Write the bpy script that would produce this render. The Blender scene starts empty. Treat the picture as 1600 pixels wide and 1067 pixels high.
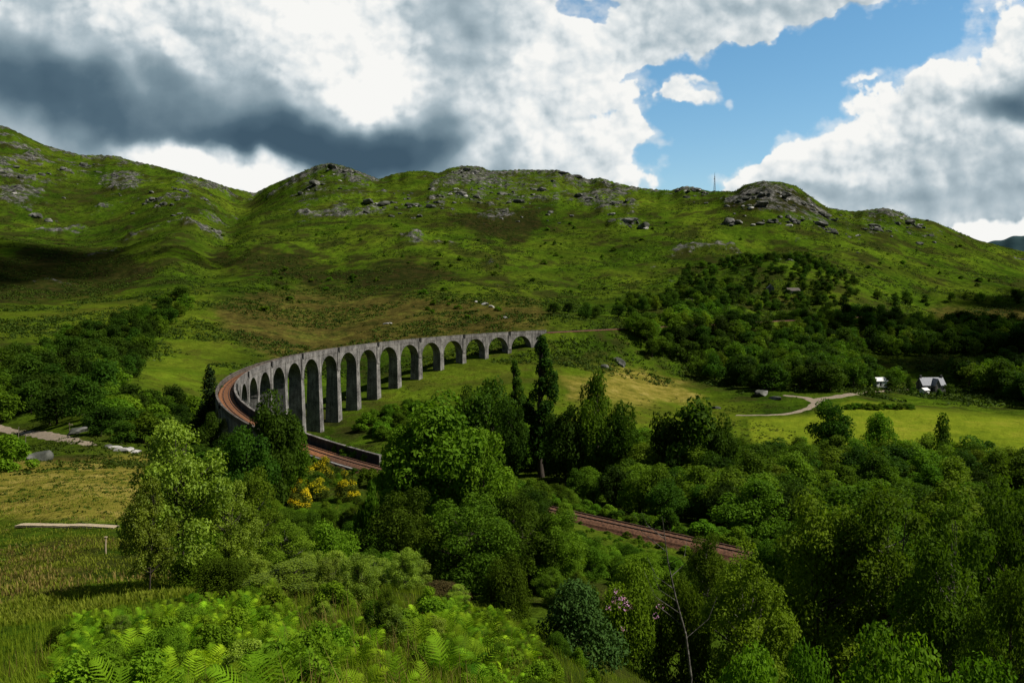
import bpy, math, random
import numpy as np
from mathutils import Vector, Matrix

# ---------------------------------------------------------------- camera, sky, sun
SC = bpy.context.scene
COL = SC.collection
F = 1303.0; PITCH = -0.0521; CZ = 24.84; IW, IH = 1600.0, 1067.0
SUN_EL, SUN_AZ = 50.0, 98.0          # azimuth clockwise from +Y (the view direction)

cam = bpy.data.cameras.new('camera'); camo = bpy.data.objects.new('camera', cam); COL.objects.link(camo)
camo.location = (0, 0, CZ); camo.rotation_euler = (math.pi/2 + PITCH, 0, 0)
cam.sensor_width = 36; cam.lens = F/IW*36; cam.clip_start = 0.1; cam.clip_end = 30000
SC.camera = camo
SC.view_settings.view_transform = 'Standard'; SC.view_settings.look = 'None'
SC.view_settings.exposure = 0.32; SC.view_settings.gamma = 1.0
SC.cycles.max_bounces = 6; SC.cycles.transparent_max_bounces = 12

sl = bpy.data.lights.new('sun', 'SUN'); so = bpy.data.objects.new('sun', sl); COL.objects.link(so)
sl.energy = 5.0; sl.angle = math.radians(0.5); sl.color = (1.0, 0.95, 0.86)
el, az = math.radians(SUN_EL), math.radians(SUN_AZ)
SUN = Vector((math.cos(el)*math.sin(az), math.cos(el)*math.cos(az), math.sin(el)))
so.rotation_euler = (-SUN).to_track_quat('-Z', 'Y').to_euler(); so.location = (60, 0, 200)


class NT:
    """small helper to write node graphs as expressions"""
    def __init__(s, tree): s.t = tree; tree.nodes.clear()
    def n(s, typ, ins=None, **kw):
        nd = s.t.nodes.new(typ)
        for k, v in kw.items(): setattr(nd, k, v)
        for k, v in (ins or {}).items():
            if isinstance(v, bpy.types.NodeSocket): s.t.links.new(v, nd.inputs[k])
            else: nd.inputs[k].default_value = v
        return nd
    def m(s, op, a, b=0.0, clamp=False): return s.n('ShaderNodeMath', {0: a, 1: b}, operation=op, use_clamp=clamp).outputs[0]
    def v(s, op, a, b=(0, 0, 0), scale=None):
        d = {0: a, 1: b}
        if scale is not None: d['Scale'] = scale
        nd = s.n('ShaderNodeVectorMath', d, operation=op)
        return nd.outputs[1] if op in ('LENGTH', 'DOT_PRODUCT', 'DISTANCE') else nd.outputs[0]
    def mix(s, f, a, b, blend='MIX'):
        nd = s.n('ShaderNodeMix', data_type='RGBA', blend_type=blend)
        for i, v in ((0, f), (6, a), (7, b)):
            if isinstance(v, bpy.types.NodeSocket): s.t.links.new(v, nd.inputs[i])
            else: nd.inputs[i].default_value = v if i == 0 else (*v, 1)
        return nd.outputs[2]
    def noise(s, vec, scale, detail=4, rough=.55, out=0, dist=0.0):
        return s.n('ShaderNodeTexNoise', {'Vector': vec, 'Scale': scale, 'Detail': detail, 'Roughness': rough, 'Distortion': dist}).outputs[out]
    def ramp(s, f, stops, interp='LINEAR'):
        nd = s.n('ShaderNodeValToRGB', {0: f}); r = nd.color_ramp; r.interpolation = interp
        while len(r.elements) < len(stops): r.elements.new(0.5)
        for e, (p, c) in zip(r.elements, stops): e.position = p; e.color = (*c, 1)
        return nd.outputs[0]
    def ss(s, f, a, b):
        return s.n('ShaderNodeMapRange', {'Value': f, 'From Min': a, 'From Max': b}, interpolation_type='SMOOTHSTEP').outputs[0]


def hash2(ix, iy, seed):
    h = (ix.astype(np.int64)*374761393 + iy.astype(np.int64)*668265263 + seed*974634777) & 0x7fffffff
    h = ((h ^ (h >> 13))*1274126177) & 0x7fffffff
    return (h ^ (h >> 16)) & 0x7fffffff
def perlin(x, y, seed=0):
    ix = np.floor(x); iy = np.floor(y); fx = x-ix; fy = y-iy
    u = fx*fx*fx*(fx*(fx*6-15)+10); v = fy*fy*fy*(fy*(fy*6-15)+10)
    def g(dx, dy):
        a = hash2(ix+dx, iy+dy, seed)/0x7fffffff*2*np.pi
        return np.cos(a)*(fx-dx)+np.sin(a)*(fy-dy)
    n = (g(0, 0)*(1-u)+g(1, 0)*u)*(1-v)+(g(0, 1)*(1-u)+g(1, 1)*u)*v
    return n*1.5
def fbm(x, y, o=4, seed=0, rough=.5):
    s = np.zeros_like(x); a = 1.0; t = 0
    for k in range(o):
        s += a*perlin(x*2**k+k*13.7, y*2**k-k*7.3, seed+k); t += a; a *= rough
    return s/t
def sstep(x, a, b):
    t = np.clip((x-a)/(b-a), 0, 1); return t*t*(3-2*t)

def worley(x, y, seed):
    ix = np.floor(x); iy = np.floor(y); d = np.full(x.shape, 9.0, np.float32)
    for dx in (-1, 0, 1):
        for dy in (-1, 0, 1):
            cx = ix+dx; cy = iy+dy; h = hash2(cx, cy, seed); k = hash2(cx, cy, seed+57)
            d = np.minimum(d, (cx+h/0x7fffffff-x)**2+(cy+k/0x7fffffff-y)**2)
    return np.sqrt(d)
def billow(x, y, o, seed):
    s = 0; a = 1; t = 0
    for k in range(o): s = s+a*(1-worley(x*2**k+7.1*k, y*2**k+3.3*k, seed+k)); t += a; a *= .5
    return s/t
SKY_X0, SKY_Y0, SKY_W, SKY_H = -160, -130, 1920, 640          # window of sky drawn, in picture units about the horizon
def cloud_image():
    """RGBA of the clouds over the hills: colour and opacity, made from noise"""
    px, py = np.meshgrid(np.arange(SKY_W)+SKY_X0+.5, np.arange(SKY_H)+SKY_Y0+.5)
    x, y = px/100, py/100
    wx = fbm(x*.8, y*.8, 4, 3)*60+fbm(x*3, y*3, 4, 9)*20; wy = fbm(x*.8+9, y*.8, 4, 4)*45+fbm(x*3+5, y*3, 4, 10)*18
    def field(lst, k):
        X, Y = px+wx*k, py+wy*k; acc = np.zeros_like(px)
        for cx, cy, rx, ry, rot, w in lst:
            c, s = math.cos(math.radians(rot)), math.sin(math.radians(rot)); dx, dy = X-cx, Y-cy
            q = 1-((dx*c+dy*s)/rx)**2-((-dx*s+dy*c)/ry)**2
            acc += w*np.where(q > 0, q*q*(3-2*q), 0)
        return acc
    cover = field(COVER, .8)
    bl = .62*billow(x*1.15+wx*.005, y*1.3+wy*.005, 5, 40)+.38*billow(x*2.7+wy*.006, y*3.0+wx*.006, 4, 47); fr = fbm(x*2.6, y*2.6, 6, 60, .6)
    cov = cover+.62+(bl-.52)*3.0+fr*.85
    alpha = sstep(cov, -.05, .42+.5*sstep(fbm(x*.9+3, y*.9, 3, 33), -.1, .4)); thin = fbm(x*1.1, y*2.2, 6, 80, .6)
    alpha = np.maximum(alpha, .5*sstep(cov+thin*1.6, -.9, .7))         # thin veils along the edges
    # light coming through from above on the sunny side
    T = np.clip(cov*.55+.25, 0, 1.3)*alpha
    acc = np.zeros_like(T); st = 7
    for k in range(1, 15):
        sx, sy = int(st*k*.62), int(st*k*.80); P_ = np.pad(T, ((sy, 0), (0, sx)), mode='edge'); acc += P_[:T.shape[0], sx:sx+T.shape[1]]*(.93**k)
    relief = (bl-np.pad(bl, ((9, 0), (0, 7)), mode='edge')[:bl.shape[0], 7:7+bl.shape[1]])+.6*(bl-np.pad(bl, ((24, 0), (0, 18)), mode='edge')[:bl.shape[0], 18:18+bl.shape[1]])
    shade = field(SHADE, .75)
    fine = fbm(x*1.3, y*1.6, 6, 90, .55)
    b0 = .84+shade; sun = sstep(b0, .3, .85)
    sv = b0+(.14-acc*.024)*sun+relief*.66*(.2+.8*sun)+fine*(.12+.08*sun)+fbm(x*5, y*6, 5, 95, .6)*.065
    def blur(a_, k, n=2):
        for _ in range(n):
            for ax in (0, 1):
                c_ = np.cumsum(np.pad(a_, [(k, k) if i == ax else (0, 0) for i in (0, 1)], mode='edge'), axis=ax)
                z_ = np.zeros_like(np.take(c_, [0], ax)); c_ = np.concatenate([z_, c_], ax); m_ = a_.shape[ax]
                a_ = (np.take(c_, range(2*k, 2*k+m_), ax)-np.take(c_, range(0, m_), ax))/(2*k)
        return a_
    sm = blur(sv, 7)+.35*(sv-blur(sv, 4))+fbm(x*.55, y*1.1, 5, 120, .5)*.10; sunny = sstep(blur(sv, 9), .45, .85); sv = sm*(1-sunny)+(sv*.8+.2*blur(sv, 3)-.05)*sunny
    stops = np.array([-.1, .12, .34, .56, .78, .98]); cols = np.array([(.042, .078, .112), (.066, .112, .150), (.155, .22, .262), (.34, .41, .45), (.58, .62, .635), (.75, .75, .73)])
    rgb = np.stack([np.interp(sv, stops, cols[:, i]) for i in range(3)], -1)
    return np.dstack([rgb, alpha]).astype(np.float32)
# centre, radii, tilt and weight of the openings of blue (negative) and of the clouds standing in them (positive)
COVER = [(250, 150, 900, 500, 0, 1.6), (1010, 215, 70, 22, 10, 1.5), (1235, 98, 60, 14, -20, 1.3), (1330, 112, 46, 24, 0, 1.4), (1110, 122, 60, 12, 0, 1.0), (1020, 285, 80, 40, 0, 1.5), (1060, 235, 50, 20, 0, .9),
         (1460, 40, 300, 130, -8, -2.5), (1290, 140, 280, 130, -20, -2.4), (1140, 200, 230, 130, -25, -2.2), (1070, 265, 130, 120, -30, -2.0), (1090, 108, 190, 50, 0, -2.2), (925, 15, 80, 34, 0, -2.2), (1010, 180, 120, 55, 0, -1.2), (1000, 40, 40, 20, 0, -1.5),
         (1078, 145, 50, 40, -15, 2.7), (1100, 165, 56, 20, 0, 1.7), (1055, 158, 34, 20, 0, 1.2), (1152, 162, 46, 16, -10, 2.3), (1190, -20, 330, 95, -4, 3.8), (1080, 35, 120, 50, 0, 1.6), (1185, 70, 36, 60, 0, 2.4), (1010, 88, 170, 34, 0, 2.2),
         (1300, 275, 220, 105, 0, 2.5), (1265, 200, 80, 50, 0, 1.9), (1420, 180, 150, 120, 0, 2.4), (1375, 120, 60, 50, 0, 1.0), (1560, 110, 170, 150, 0, 2.8), (1190, 290, 110, 80, 0, 1.8), (950, 245, 150, 80, 0, 1.6), (1560, 380, 300, 160, 0, 1.0)]
SHADE = [(230, 175, 640, 115, 12, -.30), (30, 180, 420, 180, 10, -.26), (545, 232, 230, 62, 3, -.36), (300, 185, 460, 90, 12, -.14), (0, 120, 280, 80, 14, -.10), (430, 240, 300, 40, 4, -.18), (500, 215, 260, 60, 5, -.12),
         (705, 150, 130, 330, 0, -.17), (690, 250, 160, 110, 0, -.16), (1600, 168, 130, 46, -8, -.46), (1540, 182, 90, 26, -6, -.26), (1450, 325, 420, 42, 3, -.16), (1580, 285, 200, 90, 0, -.16), (1260, 318, 200, 34, 0, -.08), (1400, 245, 160, 26, -5, -.12), (745, 20, 140, 100, 0, -.12), (330, 60, 160, 60, 20, -.12),
         (540, 80, 240, 130, 35, .26), (600, 150, 90, 70, 10, .40), (420, 10, 330, 80, 0, .12), (215, 40, 60, 120, 0, .22), (290, 95, 80, 22, 30, .22), (335, 262, 190, 40, 8, .9), (250, 243, 110, 30, 10, .40), (880, 140, 170, 260, 0, .14), (745, 215, 44, 110, 0, .24), (1290, 215, 230, 130, 0, .14), (1540, 60, 200, 110, 0, .14), (1570, 372, 320, 20, 0, .7)]
def make_world():
    w = bpy.data.worlds.new('World'); SC.world = w; w.use_nodes = True
    T = NT(w.node_tree)
    d = T.n('ShaderNodeTexCoord').outputs['Generated']
    sky = T.n('ShaderNodeTexSky', sky_type='NISHITA', sun_disc=False, sun_elevation=el, sun_rotation=az, altitude=200, air_density=1.0, dust_density=0.8, ozone_density=1.0).outputs[0]
    sep = T.n('ShaderNodeSeparateXYZ', {0: d})
    yy = T.m('MAXIMUM', sep.outputs[1], 0.12)
    U = T.m('DIVIDE', sep.outputs[0], yy); V = T.m('DIVIDE', sep.outputs[2], yy)
    # the field of clouds over the hills, computed above, laid on the sky about the horizon
    im = bpy.data.images.new('cloud_field', SKY_W, SKY_H, alpha=True, float_buffer=True)
    im.colorspace_settings.name = 'Non-Color'; im.alpha_mode = 'CHANNEL_PACKED'
    im.pixels.foreach_set(cloud_image()[::-1].ravel()); im.pack()
    ix = T.m('ADD', T.m('MULTIPLY', U, F/SKY_W), (800-SKY_X0)/SKY_W)
    iy = T.m('ADD', T.m('MULTIPLY', V, F/SKY_H), 1-(465.5-SKY_Y0)/SKY_H)
    tex = T.n('ShaderNodeTexImage', {0: T.n('ShaderNodeCombineXYZ', {0: ix, 1: iy}).outputs[0]}, image=im, extension='EXTEND', interpolation='Cubic')
    fade = lambda v, lo, hi: T.m('MULTIPLY', T.ss(v, lo, lo+.06), T.m('SUBTRACT', 1.0, T.ss(v, hi-.06, hi)))
    front = T.m('MULTIPLY', T.m('MULTIPLY', fade(ix, 0.0, 1.0), fade(iy, -.4, 1.0)), T.ss(sep.outputs[1], 0.15, 0.3))
    # broken clouds elsewhere round the sky
    gcov = T.ss(T.noise(d, 2.6, 4, .6), .34, .52)
    gcol = T.ramp(T.noise(d, 5.0, 3, .6), [(.3, (.016, .022, .028)), (.7, (.085, .095, .105))])
    fcov = T.n('ShaderNodeMix', {0: front, 2: gcov, 3: tex.outputs[1]}).outputs[0]
    col = T.mix(front, gcol, tex.outputs[0])
    skyc = T.n('ShaderNodeHueSaturation', {'Color': sky, 'Hue': .488, 'Saturation': 1.30, 'Value': 1.3}).outputs[0]
    b1 = T.n('ShaderNodeBackground', {'Color': skyc, 'Strength': 0.085})
    b2 = T.n('ShaderNodeBackground', {'Color': col, 'Strength': 1.0})
    ms = T.n('ShaderNodeMixShader', {0: fcov, 1: b1.outputs[0], 2: b2.outputs[0]})
    T.n('ShaderNodeOutputWorld', {0: ms.outputs[0]})
make_world()

# ---------------------------------------------------------------- helpers
RNG = np.random.default_rng(7); R = random.Random(11)

def mesh(name, V, faces, mats=(), smooth=False, attrs=None, midx=None):
    """faces: list of int arrays (n,k)"""
    me = bpy.data.meshes.new(name)
    V = np.asarray(V, np.float32).reshape(-1, 3)
    faces = [np.asarray(f, np.int32) for f in faces if len(f)]
    loops = np.concatenate([f.ravel() for f in faces]); tot = np.concatenate([np.full(len(f), f.shape[1], np.int32) for f in faces])
    st = np.concatenate([[0], np.cumsum(tot)[:-1]]).astype(np.int32)
    me.vertices.add(len(V)); me.vertices.foreach_set('co', V.ravel())
    me.loops.add(len(loops)); me.loops.foreach_set('vertex_index', loops)
    me.polygons.add(len(tot)); me.polygons.foreach_set('loop_start', st); me.polygons.foreach_set('loop_total', tot)
    me.polygons.foreach_set('use_smooth', np.full(len(tot), bool(smooth)))
    if midx is not None: me.polygons.foreach_set('material_index', np.asarray(midx, np.int32))
    for m in mats: me.materials.append(m)
    for k, a in (attrs or {}).items():
        at = me.attributes.new(k, 'FLOAT', 'POINT'); at.data.foreach_set('value', np.asarray(a, np.float32))
    me.update(calc_edges=True); return me

def obj(name, me, parent=None, loc=(0, 0, 0), rot=(0, 0, 0), scale=(1, 1, 1)):
    o = bpy.data.objects.new(name, me); COL.objects.link(o)
    o.location = loc; o.rotation_euler = rot; o.scale = scale
    if parent: o.parent = parent
    return o

def tag(o, label=None, cat=None, group=None, kind=None):
    if label: o['label'] = label
    if cat: o['category'] = cat
    if group: o['group'] = group
    if kind: o['kind'] = kind
    return o

class MB:
    """collects boxes, tubes and loose faces into one mesh"""
    def __init__(s): s.V = []; s.F = {}; s.n = 0
    def add(s, V, *fs):
        V = np.asarray(V, float).reshape(-1, 3)
        for f in fs:
            f = np.asarray(f, int)
            if len(f): s.F.setdefault(f.shape[1], []).append(f + s.n)
        s.V.append(V); s.n += len(V)
    def box(s, c, size, rz=0.0, taper=1.0):
        x, y, z = np.array(size)/2
        v = np.array([(sx*x*(taper if sz > 0 else 1), sy*y*(taper if sz > 0 else 1), sz*z) for sz in (-1, 1) for sy in (-1, 1) for sx in (-1, 1)])
        ca, sa = math.cos(rz), math.sin(rz)
        v = np.stack([v[:, 0]*ca-v[:, 1]*sa, v[:, 0]*sa+v[:, 1]*ca, v[:, 2]], 1) + np.array(c)
        s.add(v, [(0, 2, 3, 1), (4, 5, 7, 6), (0, 1, 5, 4), (2, 6, 7, 3), (0, 4, 6, 2), (1, 3, 7, 5)])
    def tube(s, pts, rad, k=6, cap=True):
        pts = np.asarray(pts, float); n = len(pts); rad = np.broadcast_to(rad, (n,))
        t = np.gradient(pts, axis=0); t /= np.linalg.norm(t, axis=1)[:, None]+1e-9
        ref = np.array([0.31, 0.95, 0.02]) if abs(t[0][2]) > .7 else np.array([0, 0, 1.0])
        a = np.cross(t, ref); a /= np.linalg.norm(a, axis=1)[:, None]+1e-9; b = np.cross(t, a)
        th = np.arange(k)/k*2*np.pi
        V = pts[:, None]+rad[:, None, None]*(a[:, None]*np.cos(th)[None, :, None]+b[:, None]*np.sin(th)[None, :, None])
        i = np.arange(n-1)[:, None]*k; j = np.arange(k)[None]; j2 = (j+1) % k
        q = np.stack([i+j, i+j2, i+k+j2, i+k+j], -1).reshape(-1, 4)
        s.add(V, q)
        if cap: s.add(V[-1], [list(range(k))]); s.add(V[0], [list(range(k))[::-1]])
    def mesh(s, name, mat, smooth=False):
        V = np.concatenate(s.V); return mesh(name, V, [np.concatenate(x) for x in s.F.values()], [mat] if mat else [], smooth)
    def build(s, name, mat, parent=None, smooth=False, loc=(0, 0, 0), rz=0): return obj(name, s.mesh(name, mat, smooth), parent, loc, (0, 0, rz))

CP, SP = math.cos(PITCH), math.sin(PITCH)
def project(x, y, z):
    Z = z-CZ; d = y*CP+Z*SP; u = -y*SP+Z*CP; d = np.where(d < .1, .1, d)
    return IW/2+F*x/d, IH/2-F*u/d
def ray(px, py):
    a = (px-800)/F; b = (533.5-py)/F
    return np.array([a, CP-b*SP, SP+b*CP])
def height_at(px, py, r):
    """world height of pixel (px,py) at ground distance r"""
    d = ray(px, py); return CZ + d[2]*r/math.hypot(d[0], d[1])

# ---------------------------------------------------------------- railway line (plan)
CX, CY, RAD, PHI0, GRAD, BAY = 144.905, 319.132, 241.0, 2.1947, -0.01978, 18.0/241.0
AL = 4.03
A0, A1 = 2.115, 3.925        # far and near ends of the masonry
def deck_top(a): return GRAD*(a-math.pi)*RAD           # top of the parapet
TRK = -1.75                                             # rail bed below parapet top
def line_point(s):
    """s metres along the line, 0 at the far end of the viaduct, growing towards the camera. returns x,y,z,tx,ty"""
    s = np.asarray(s, float); L = (AL-A0)*RAD                # the curve runs on a little past the masonry
    a = np.clip(A0+s/RAD, A0, AL)
    x = CX+RAD*np.cos(a); y = CY+RAD*np.sin(a); tx = -np.sin(a); ty = np.cos(a)
    ex = np.where(s < 0, s, np.where(s > L, s-L, 0))
    return x+tx*ex, y+ty*ex, GRAD*(A0+s/RAD-math.pi)*RAD+TRK, tx, ty
LINE_L = (A1-A0)*RAD

# ---------------------------------------------------------------- terrain
Rr = None
def build_terrain():
    global Rr, AZ, RR, ZG
    C = []
    def add(px, r, py=None, z=None):
        zz = height_at(px, py, r) if z is None else z
        C.append((math.atan((px-800)/F), r, (zz-CZ)/r))
    for px in (-500, -100, 300, 600, 850, 1100, 1300, 1700, 2100):
        k = min(1, max(0, (px-700)/450))
        for r, z, zr in ((2, 23.0, 22.9), (4, 22.35, 21.9), (7, 21.3, 19.9), (11, 20.0, 17.3), (17, 18.2, 14.0), (26, 15.7, 10.4)): add(px, r, z=z+(zr-z)*k)
    def prof(px, pz=(), pp=()):
        for r, z in pz: add(px, r, z=z)
        for r, py in pp: add(px, r, py)
    prof(-120, [(38, 12.6), (60, 8.4), (130, -.5), (190, -6.5), (260, -13), (340, -16)], [(430, 580), (600, 515), (780, 475), (1150, 385), (1350, 360), (1700, 280), (2300, 195), (2900, 260)])
    prof(30, [(38, 12.6), (60, 8.3), (90, 4.2), (130, -.5), (190, -7), (240, -12), (300, -16)], [(380, 600), (480, 560), (600, 515), (800, 468), (1150, 388), (1350, 370), (1700, 290), (2300, 206), (2900, 280)])
    prof(160, [(45, 11), (60, 8.3), (100, 3.4), (150, -3), (200, -9)], [(260, 650), (330, 622), (450, 570), (600, 515), (800, 465), (1000, 425), (1150, 395), (1350, 370), (1700, 300), (2100, 238), (2800, 300)])
    prof(290, [(38, 12.4), (60, 7), (110, 0), (160, -6), (220, -16)], [(290, 668), (380, 622), (500, 560), (620, 500), (750, 462), (950, 405), (1250, 345), (1600, 295), (1950, 258), (2700, 330)])
    prof(400, [(60, 5), (110, -2), (160, -8), (220, -21), (270, -27), (340, -33)], [(420, 622), (520, 560), (630, 505), (750, 465), (950, 415), (1250, 355), (1600, 322), (2050, 300), (2700, 350)])
    prof(500, [(60, 4), (105, -4), (150, -8), (220, -26), (300, -34), (388, -35.3)], [(470, 600), (580, 545), (700, 492), (850, 450), (1000, 410), (1250, 345), (1500, 285), (1700, 258), (2300, 330)])
    prof(600, [(60, 3), (105, -3.5), (146, -5.5), (175, -14), (250, -30), (330, -33), (433, -25.5)], [(520, 560), (620, 512), (740, 470), (900, 425), (1100, 365), (1350, 320), (1600, 288), (1750, 283), (2300, 340)])
    prof(700, [(60, 2.5), (100, -3), (140, -5.5), (180, -15), (250, -30), (340, -32), (420, -24), (474, -15.2)], [(560, 530), (660, 488), (800, 450), (1000, 395), (1250, 335), (1500, 283), (1650, 262), (2200, 330)])
    prof(800, [(60, 2.5), (95, -2), (128, -5.8), (165, -14), (240, -30), (340, -31), (430, -21), (507, -9)], [(570, 510), (680, 482), (820, 448), (1000, 400), (1250, 345), (1480, 290), (1650, 266), (2200, 330)])
    prof(920, [(50, 4.5), (85, -2.5), (112, -6.2), (150, -14), (230, -29), (330, -31), (410, -26), (480, -17), (545, -4)], [(610, 500), (720, 480), (900, 435), (1100, 375), (1350, 315), (1600, 272), (2200, 340)])
    prof(1060, [(42, 5.5), (75, -1.5), (100, -6.5), (150, -15), (230, -29), (330, -32)], [(420, 645), (480, 612), (560, 572), (620, 525), (680, 492), (760, 473), (900, 435), (1100, 375), (1350, 315), (1500, 297), (2100, 360)])
    prof(1200, [(40, 5.2), (70, -1), (93, -6.8), (150, -16), (240, -31), (330, -32), (400, -30.5)], [(480, 612), (560, 580), (640, 540), (740, 500), (840, 462), (930, 415), (970, 405), (1060, 415), (1200, 352), (1300, 305), (1370, 286), (1900, 380)])
    prof(1320, [(40, 5.2), (70, -.5), (100, -7), (150, -17), (240, -31), (330, -32), (400, -30.5)], [(490, 610), (560, 590), (660, 548), (760, 505), (880, 455), (950, 432), (1080, 410), (1250, 360), (1420, 326), (1900, 400)])
    prof(1450, [(40, 5.2), (70, -.5), (100, -7), (150, -17), (240, -31), (330, -32), (400, -30.5), (470, -30), (540, -29.5)], [(620, 575), (720, 535), (850, 500), (1000, 470), (1200, 420), (1380, 372), (1520, 344), (2100, 420)])
    prof(1600, [(40, 5.2), (70, -.5), (100, -7), (150, -17), (240, -31), (330, -32), (400, -30.5), (470, -30), (540, -29.5)], [(650, 570), (760, 530), (900, 497), (1100, 468), (1350, 432), (1700, 404), (2300, 440)])
    prof(1760, [(40, 5.2), (70, -.5), (100, -7), (150, -17), (240, -31), (400, -30.5), (540, -29.5)], [(650, 570), (900, 500), (1300, 455), (1800, 425), (2300, 450)])
    C = np.array(C)
    U = np.stack([C[:, 0]*2.4, np.log(C[:, 1])], 1)
    def ker(d2): return np.where(d2 > 1e-12, .5*d2*np.log(np.maximum(d2, 1e-12)), 0)
    n = len(C); K = ker(((U[:, None]-U[None])**2).sum(-1)) + np.eye(n)*2e-4
    Pm = np.concatenate([np.ones((n, 1)), U], 1)
    M = np.block([[K, Pm], [Pm.T, np.zeros((3, 3))]])
    sol = np.linalg.solve(M, np.concatenate([C[:, 2], np.zeros(3)]))
    ca = np.linspace(-.76, .76, 190); cr = np.linspace(math.log(1.2), math.log(2950), 230)
    ga, gr = np.meshgrid(ca, cr, indexing='ij')
    Q = np.stack([ga.ravel()*2.4, gr.ravel()], 1)
    val = np.concatenate([ker(((q[:, None]-U[None])**2).sum(-1))@sol[:n] for q in np.array_split(Q, 40)])
    val = (val + sol[n] + Q@sol[n+1:]).reshape(ga.shape)
    fine = np.linspace(-.66, .66, 1180)
    coarse = np.linspace(.66, 2*math.pi-.66, 92)[1:-1]
    AZ = np.concatenate([fine, coarse]); NA = len(AZ)
    RR = np.concatenate([np.exp(np.linspace(math.log(1.2), math.log(2950), 800))]); NR = len(RR)
    azc = np.clip((AZ+math.pi) % (2*math.pi)-math.pi, -.76, .76)
    fa = np.clip((azc-ca[0])/(ca[1]-ca[0]), 0, len(ca)-1.001); fr = np.clip((np.log(RR)-cr[0])/(cr[1]-cr[0]), 0, len(cr)-1.001)
    ia = fa.astype(int); ir = fr.astype(int); ta = (fa-ia)[:, None]; tr = (fr-ir)[None]
    T = (val[np.ix_(ia, ir)]*(1-ta)*(1-tr)+val[np.ix_(ia+1, ir)]*ta*(1-tr)+val[np.ix_(ia, ir+1)]*(1-ta)*tr+val[np.ix_(ia+1, ir+1)]*ta*tr)
    r2 = np.broadcast_to(RR[None], T.shape); a2 = np.broadcast_to(AZ[:, None], T.shape)
    Z = CZ+T*r2; X = r2*np.sin(a2); Y = r2*np.cos(a2)
    # relief: outcrops and hummocks on the hills, small bumps nearby
    hill = sstep(r2, 480, 1000)
    rockf = fbm(X/110+3, Y/110, 5, 21, .55)
    tb = np.clip((Z-40)/260, -.4, .75)
    rk = sstep(rockf+tb*.40, .27, .55)*hill
    knob = np.abs(fbm(X/42, Y/42, 4, 5, .55))
    Z = Z+hill*(fbm(X/230, Y/230, 3, 1)*11+fbm(X/60, Y/60, 3, 2)*3.6) + rk*(3.5+knob*15)
    Z = Z+sstep(r2, 140, 500)*(1-hill*.4)*fbm(X/26, Y/26, 3, 9)*1.3 + sstep(r2, 3, 40)*fbm(X/5, Y/5, 3, 12)*.28 + fbm(X/1.3, Y/1.3, 2, 14)*.06
    gx = np.array([(px-800)/F*r for px, r in ((398, 1950), (372, 1550), (348, 1200), (332, 980), (320, 820))]); gr_ = np.array([1950, 1550, 1200, 980, 820.])
    gl = np.interp(r2, gr_[::-1], np.array([(p_-800)/F for p_ in (398, 372, 348, 332, 320)])[::-1]); off = (np.tan(np.clip(a2, -1.2, 1.2))-gl)*r2+fbm(r2/160, r2*0, 3, 70)*30
    gul = np.exp(-(off/34)**2)*sstep(r2, 760, 1000)*(1-sstep(r2, 1800, 2050))*(np.abs(a2) < 1); Z = Z-gul*20
    SKY = np.array([(-60, 192), (0, 195.4), (20, 199), (44, 211), (74, 226), (101, 234), (135, 243), (162, 242.7), (189, 244), (209, 251), (250, 259.5), (287, 270), (324, 280), (361, 293), (401, 302), (425, 290), (472, 270), (500, 258), (519, 255), (541, 260), (562, 267.5), (594, 280), (616, 272), (641, 268), (666, 267), (687, 270.6), (703, 263), (725, 259), (750, 260), (766, 267), (794, 266), (812, 265), (872, 266), (894, 274), (919, 280.6), (937, 278), (962, 286), (1000, 294), (1022, 296), (1045, 298), (1067, 291), (1086, 293), (1105, 299), (1146, 299.5), (1161, 289), (1187, 283), (1217, 284.5), (1240, 291), (1262, 306), (1289, 325), (1330, 330.6), (1360, 327), (1379, 325), (1405, 332.5), (1416, 340), (1454, 345.6), (1487, 360.6), (1525, 375.6), (1562, 385), (1600, 394), (1680, 412)], float)
    cpx = 800+F*np.tan(np.clip(AZ[:1180], -.65, .65)); want = np.array([(height_at(p_, np.interp(p_, SKY[:, 0], SKY[:, 1]), 1000.)-CZ)/1000 for p_ in cpx])
    for it in range(2):
        tt = (Z[:1180]-CZ)/r2[:1180]; tt = np.where(r2[:1180] > 1000, tt, -9); kr = tt.argmax(1); have = tt.max(1); rr_ = RR[kr]
        dl = np.convolve(np.pad(want-have, 4, mode='edge'), np.hanning(11)[1:-1]/np.hanning(11).sum(), 'valid'); rr_s = np.convolve(np.pad(rr_, 12, mode='edge'), np.ones(25)/25, 'valid'); rr_s = np.convolve(np.pad(rr_s, 20, mode='edge'), np.ones(41)/41, 'valid')
        lr = np.log(r2[:1180]/rr_s[:, None]); wg = np.where(lr < 0, np.exp(-(lr/.14)**2), np.exp(-(lr/.3)**2)); Z[:1180] += dl[:, None]*rr_s[:, None]*wg
    # the line: embankment and cutting outside the masonry, clear of the arches inside it
    S = np.arange(-420, LINE_L+170, 4.0); lx, ly, lz, _, _ = line_point(S)
    near = (np.abs(a2) < .9) & (r2 > 50) & (r2 < 1000)
    idx = np.nonzero(near); xs, ys, zs = X[idx], Y[idx], Z[idx].copy()
    dmin = np.full(len(xs), 1e9); sm = np.zeros(len(xs))
    for k in range(len(S)):
        d = (xs-lx[k])**2+(ys-ly[k])**2; b = d < dmin; dmin[b] = d[b]; sm[b] = k
    d = np.sqrt(np.maximum(dmin-2, 0)); bed = lz[sm.astype(int)]; s = S[sm.astype(int)]
    out = (s < 6) | (s > LINE_L-30)
    lo = bed-.42-np.maximum(0, d-2.9)/1.5; hi = bed-.42+np.maximum(0, d-3.4)/1.25
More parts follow.
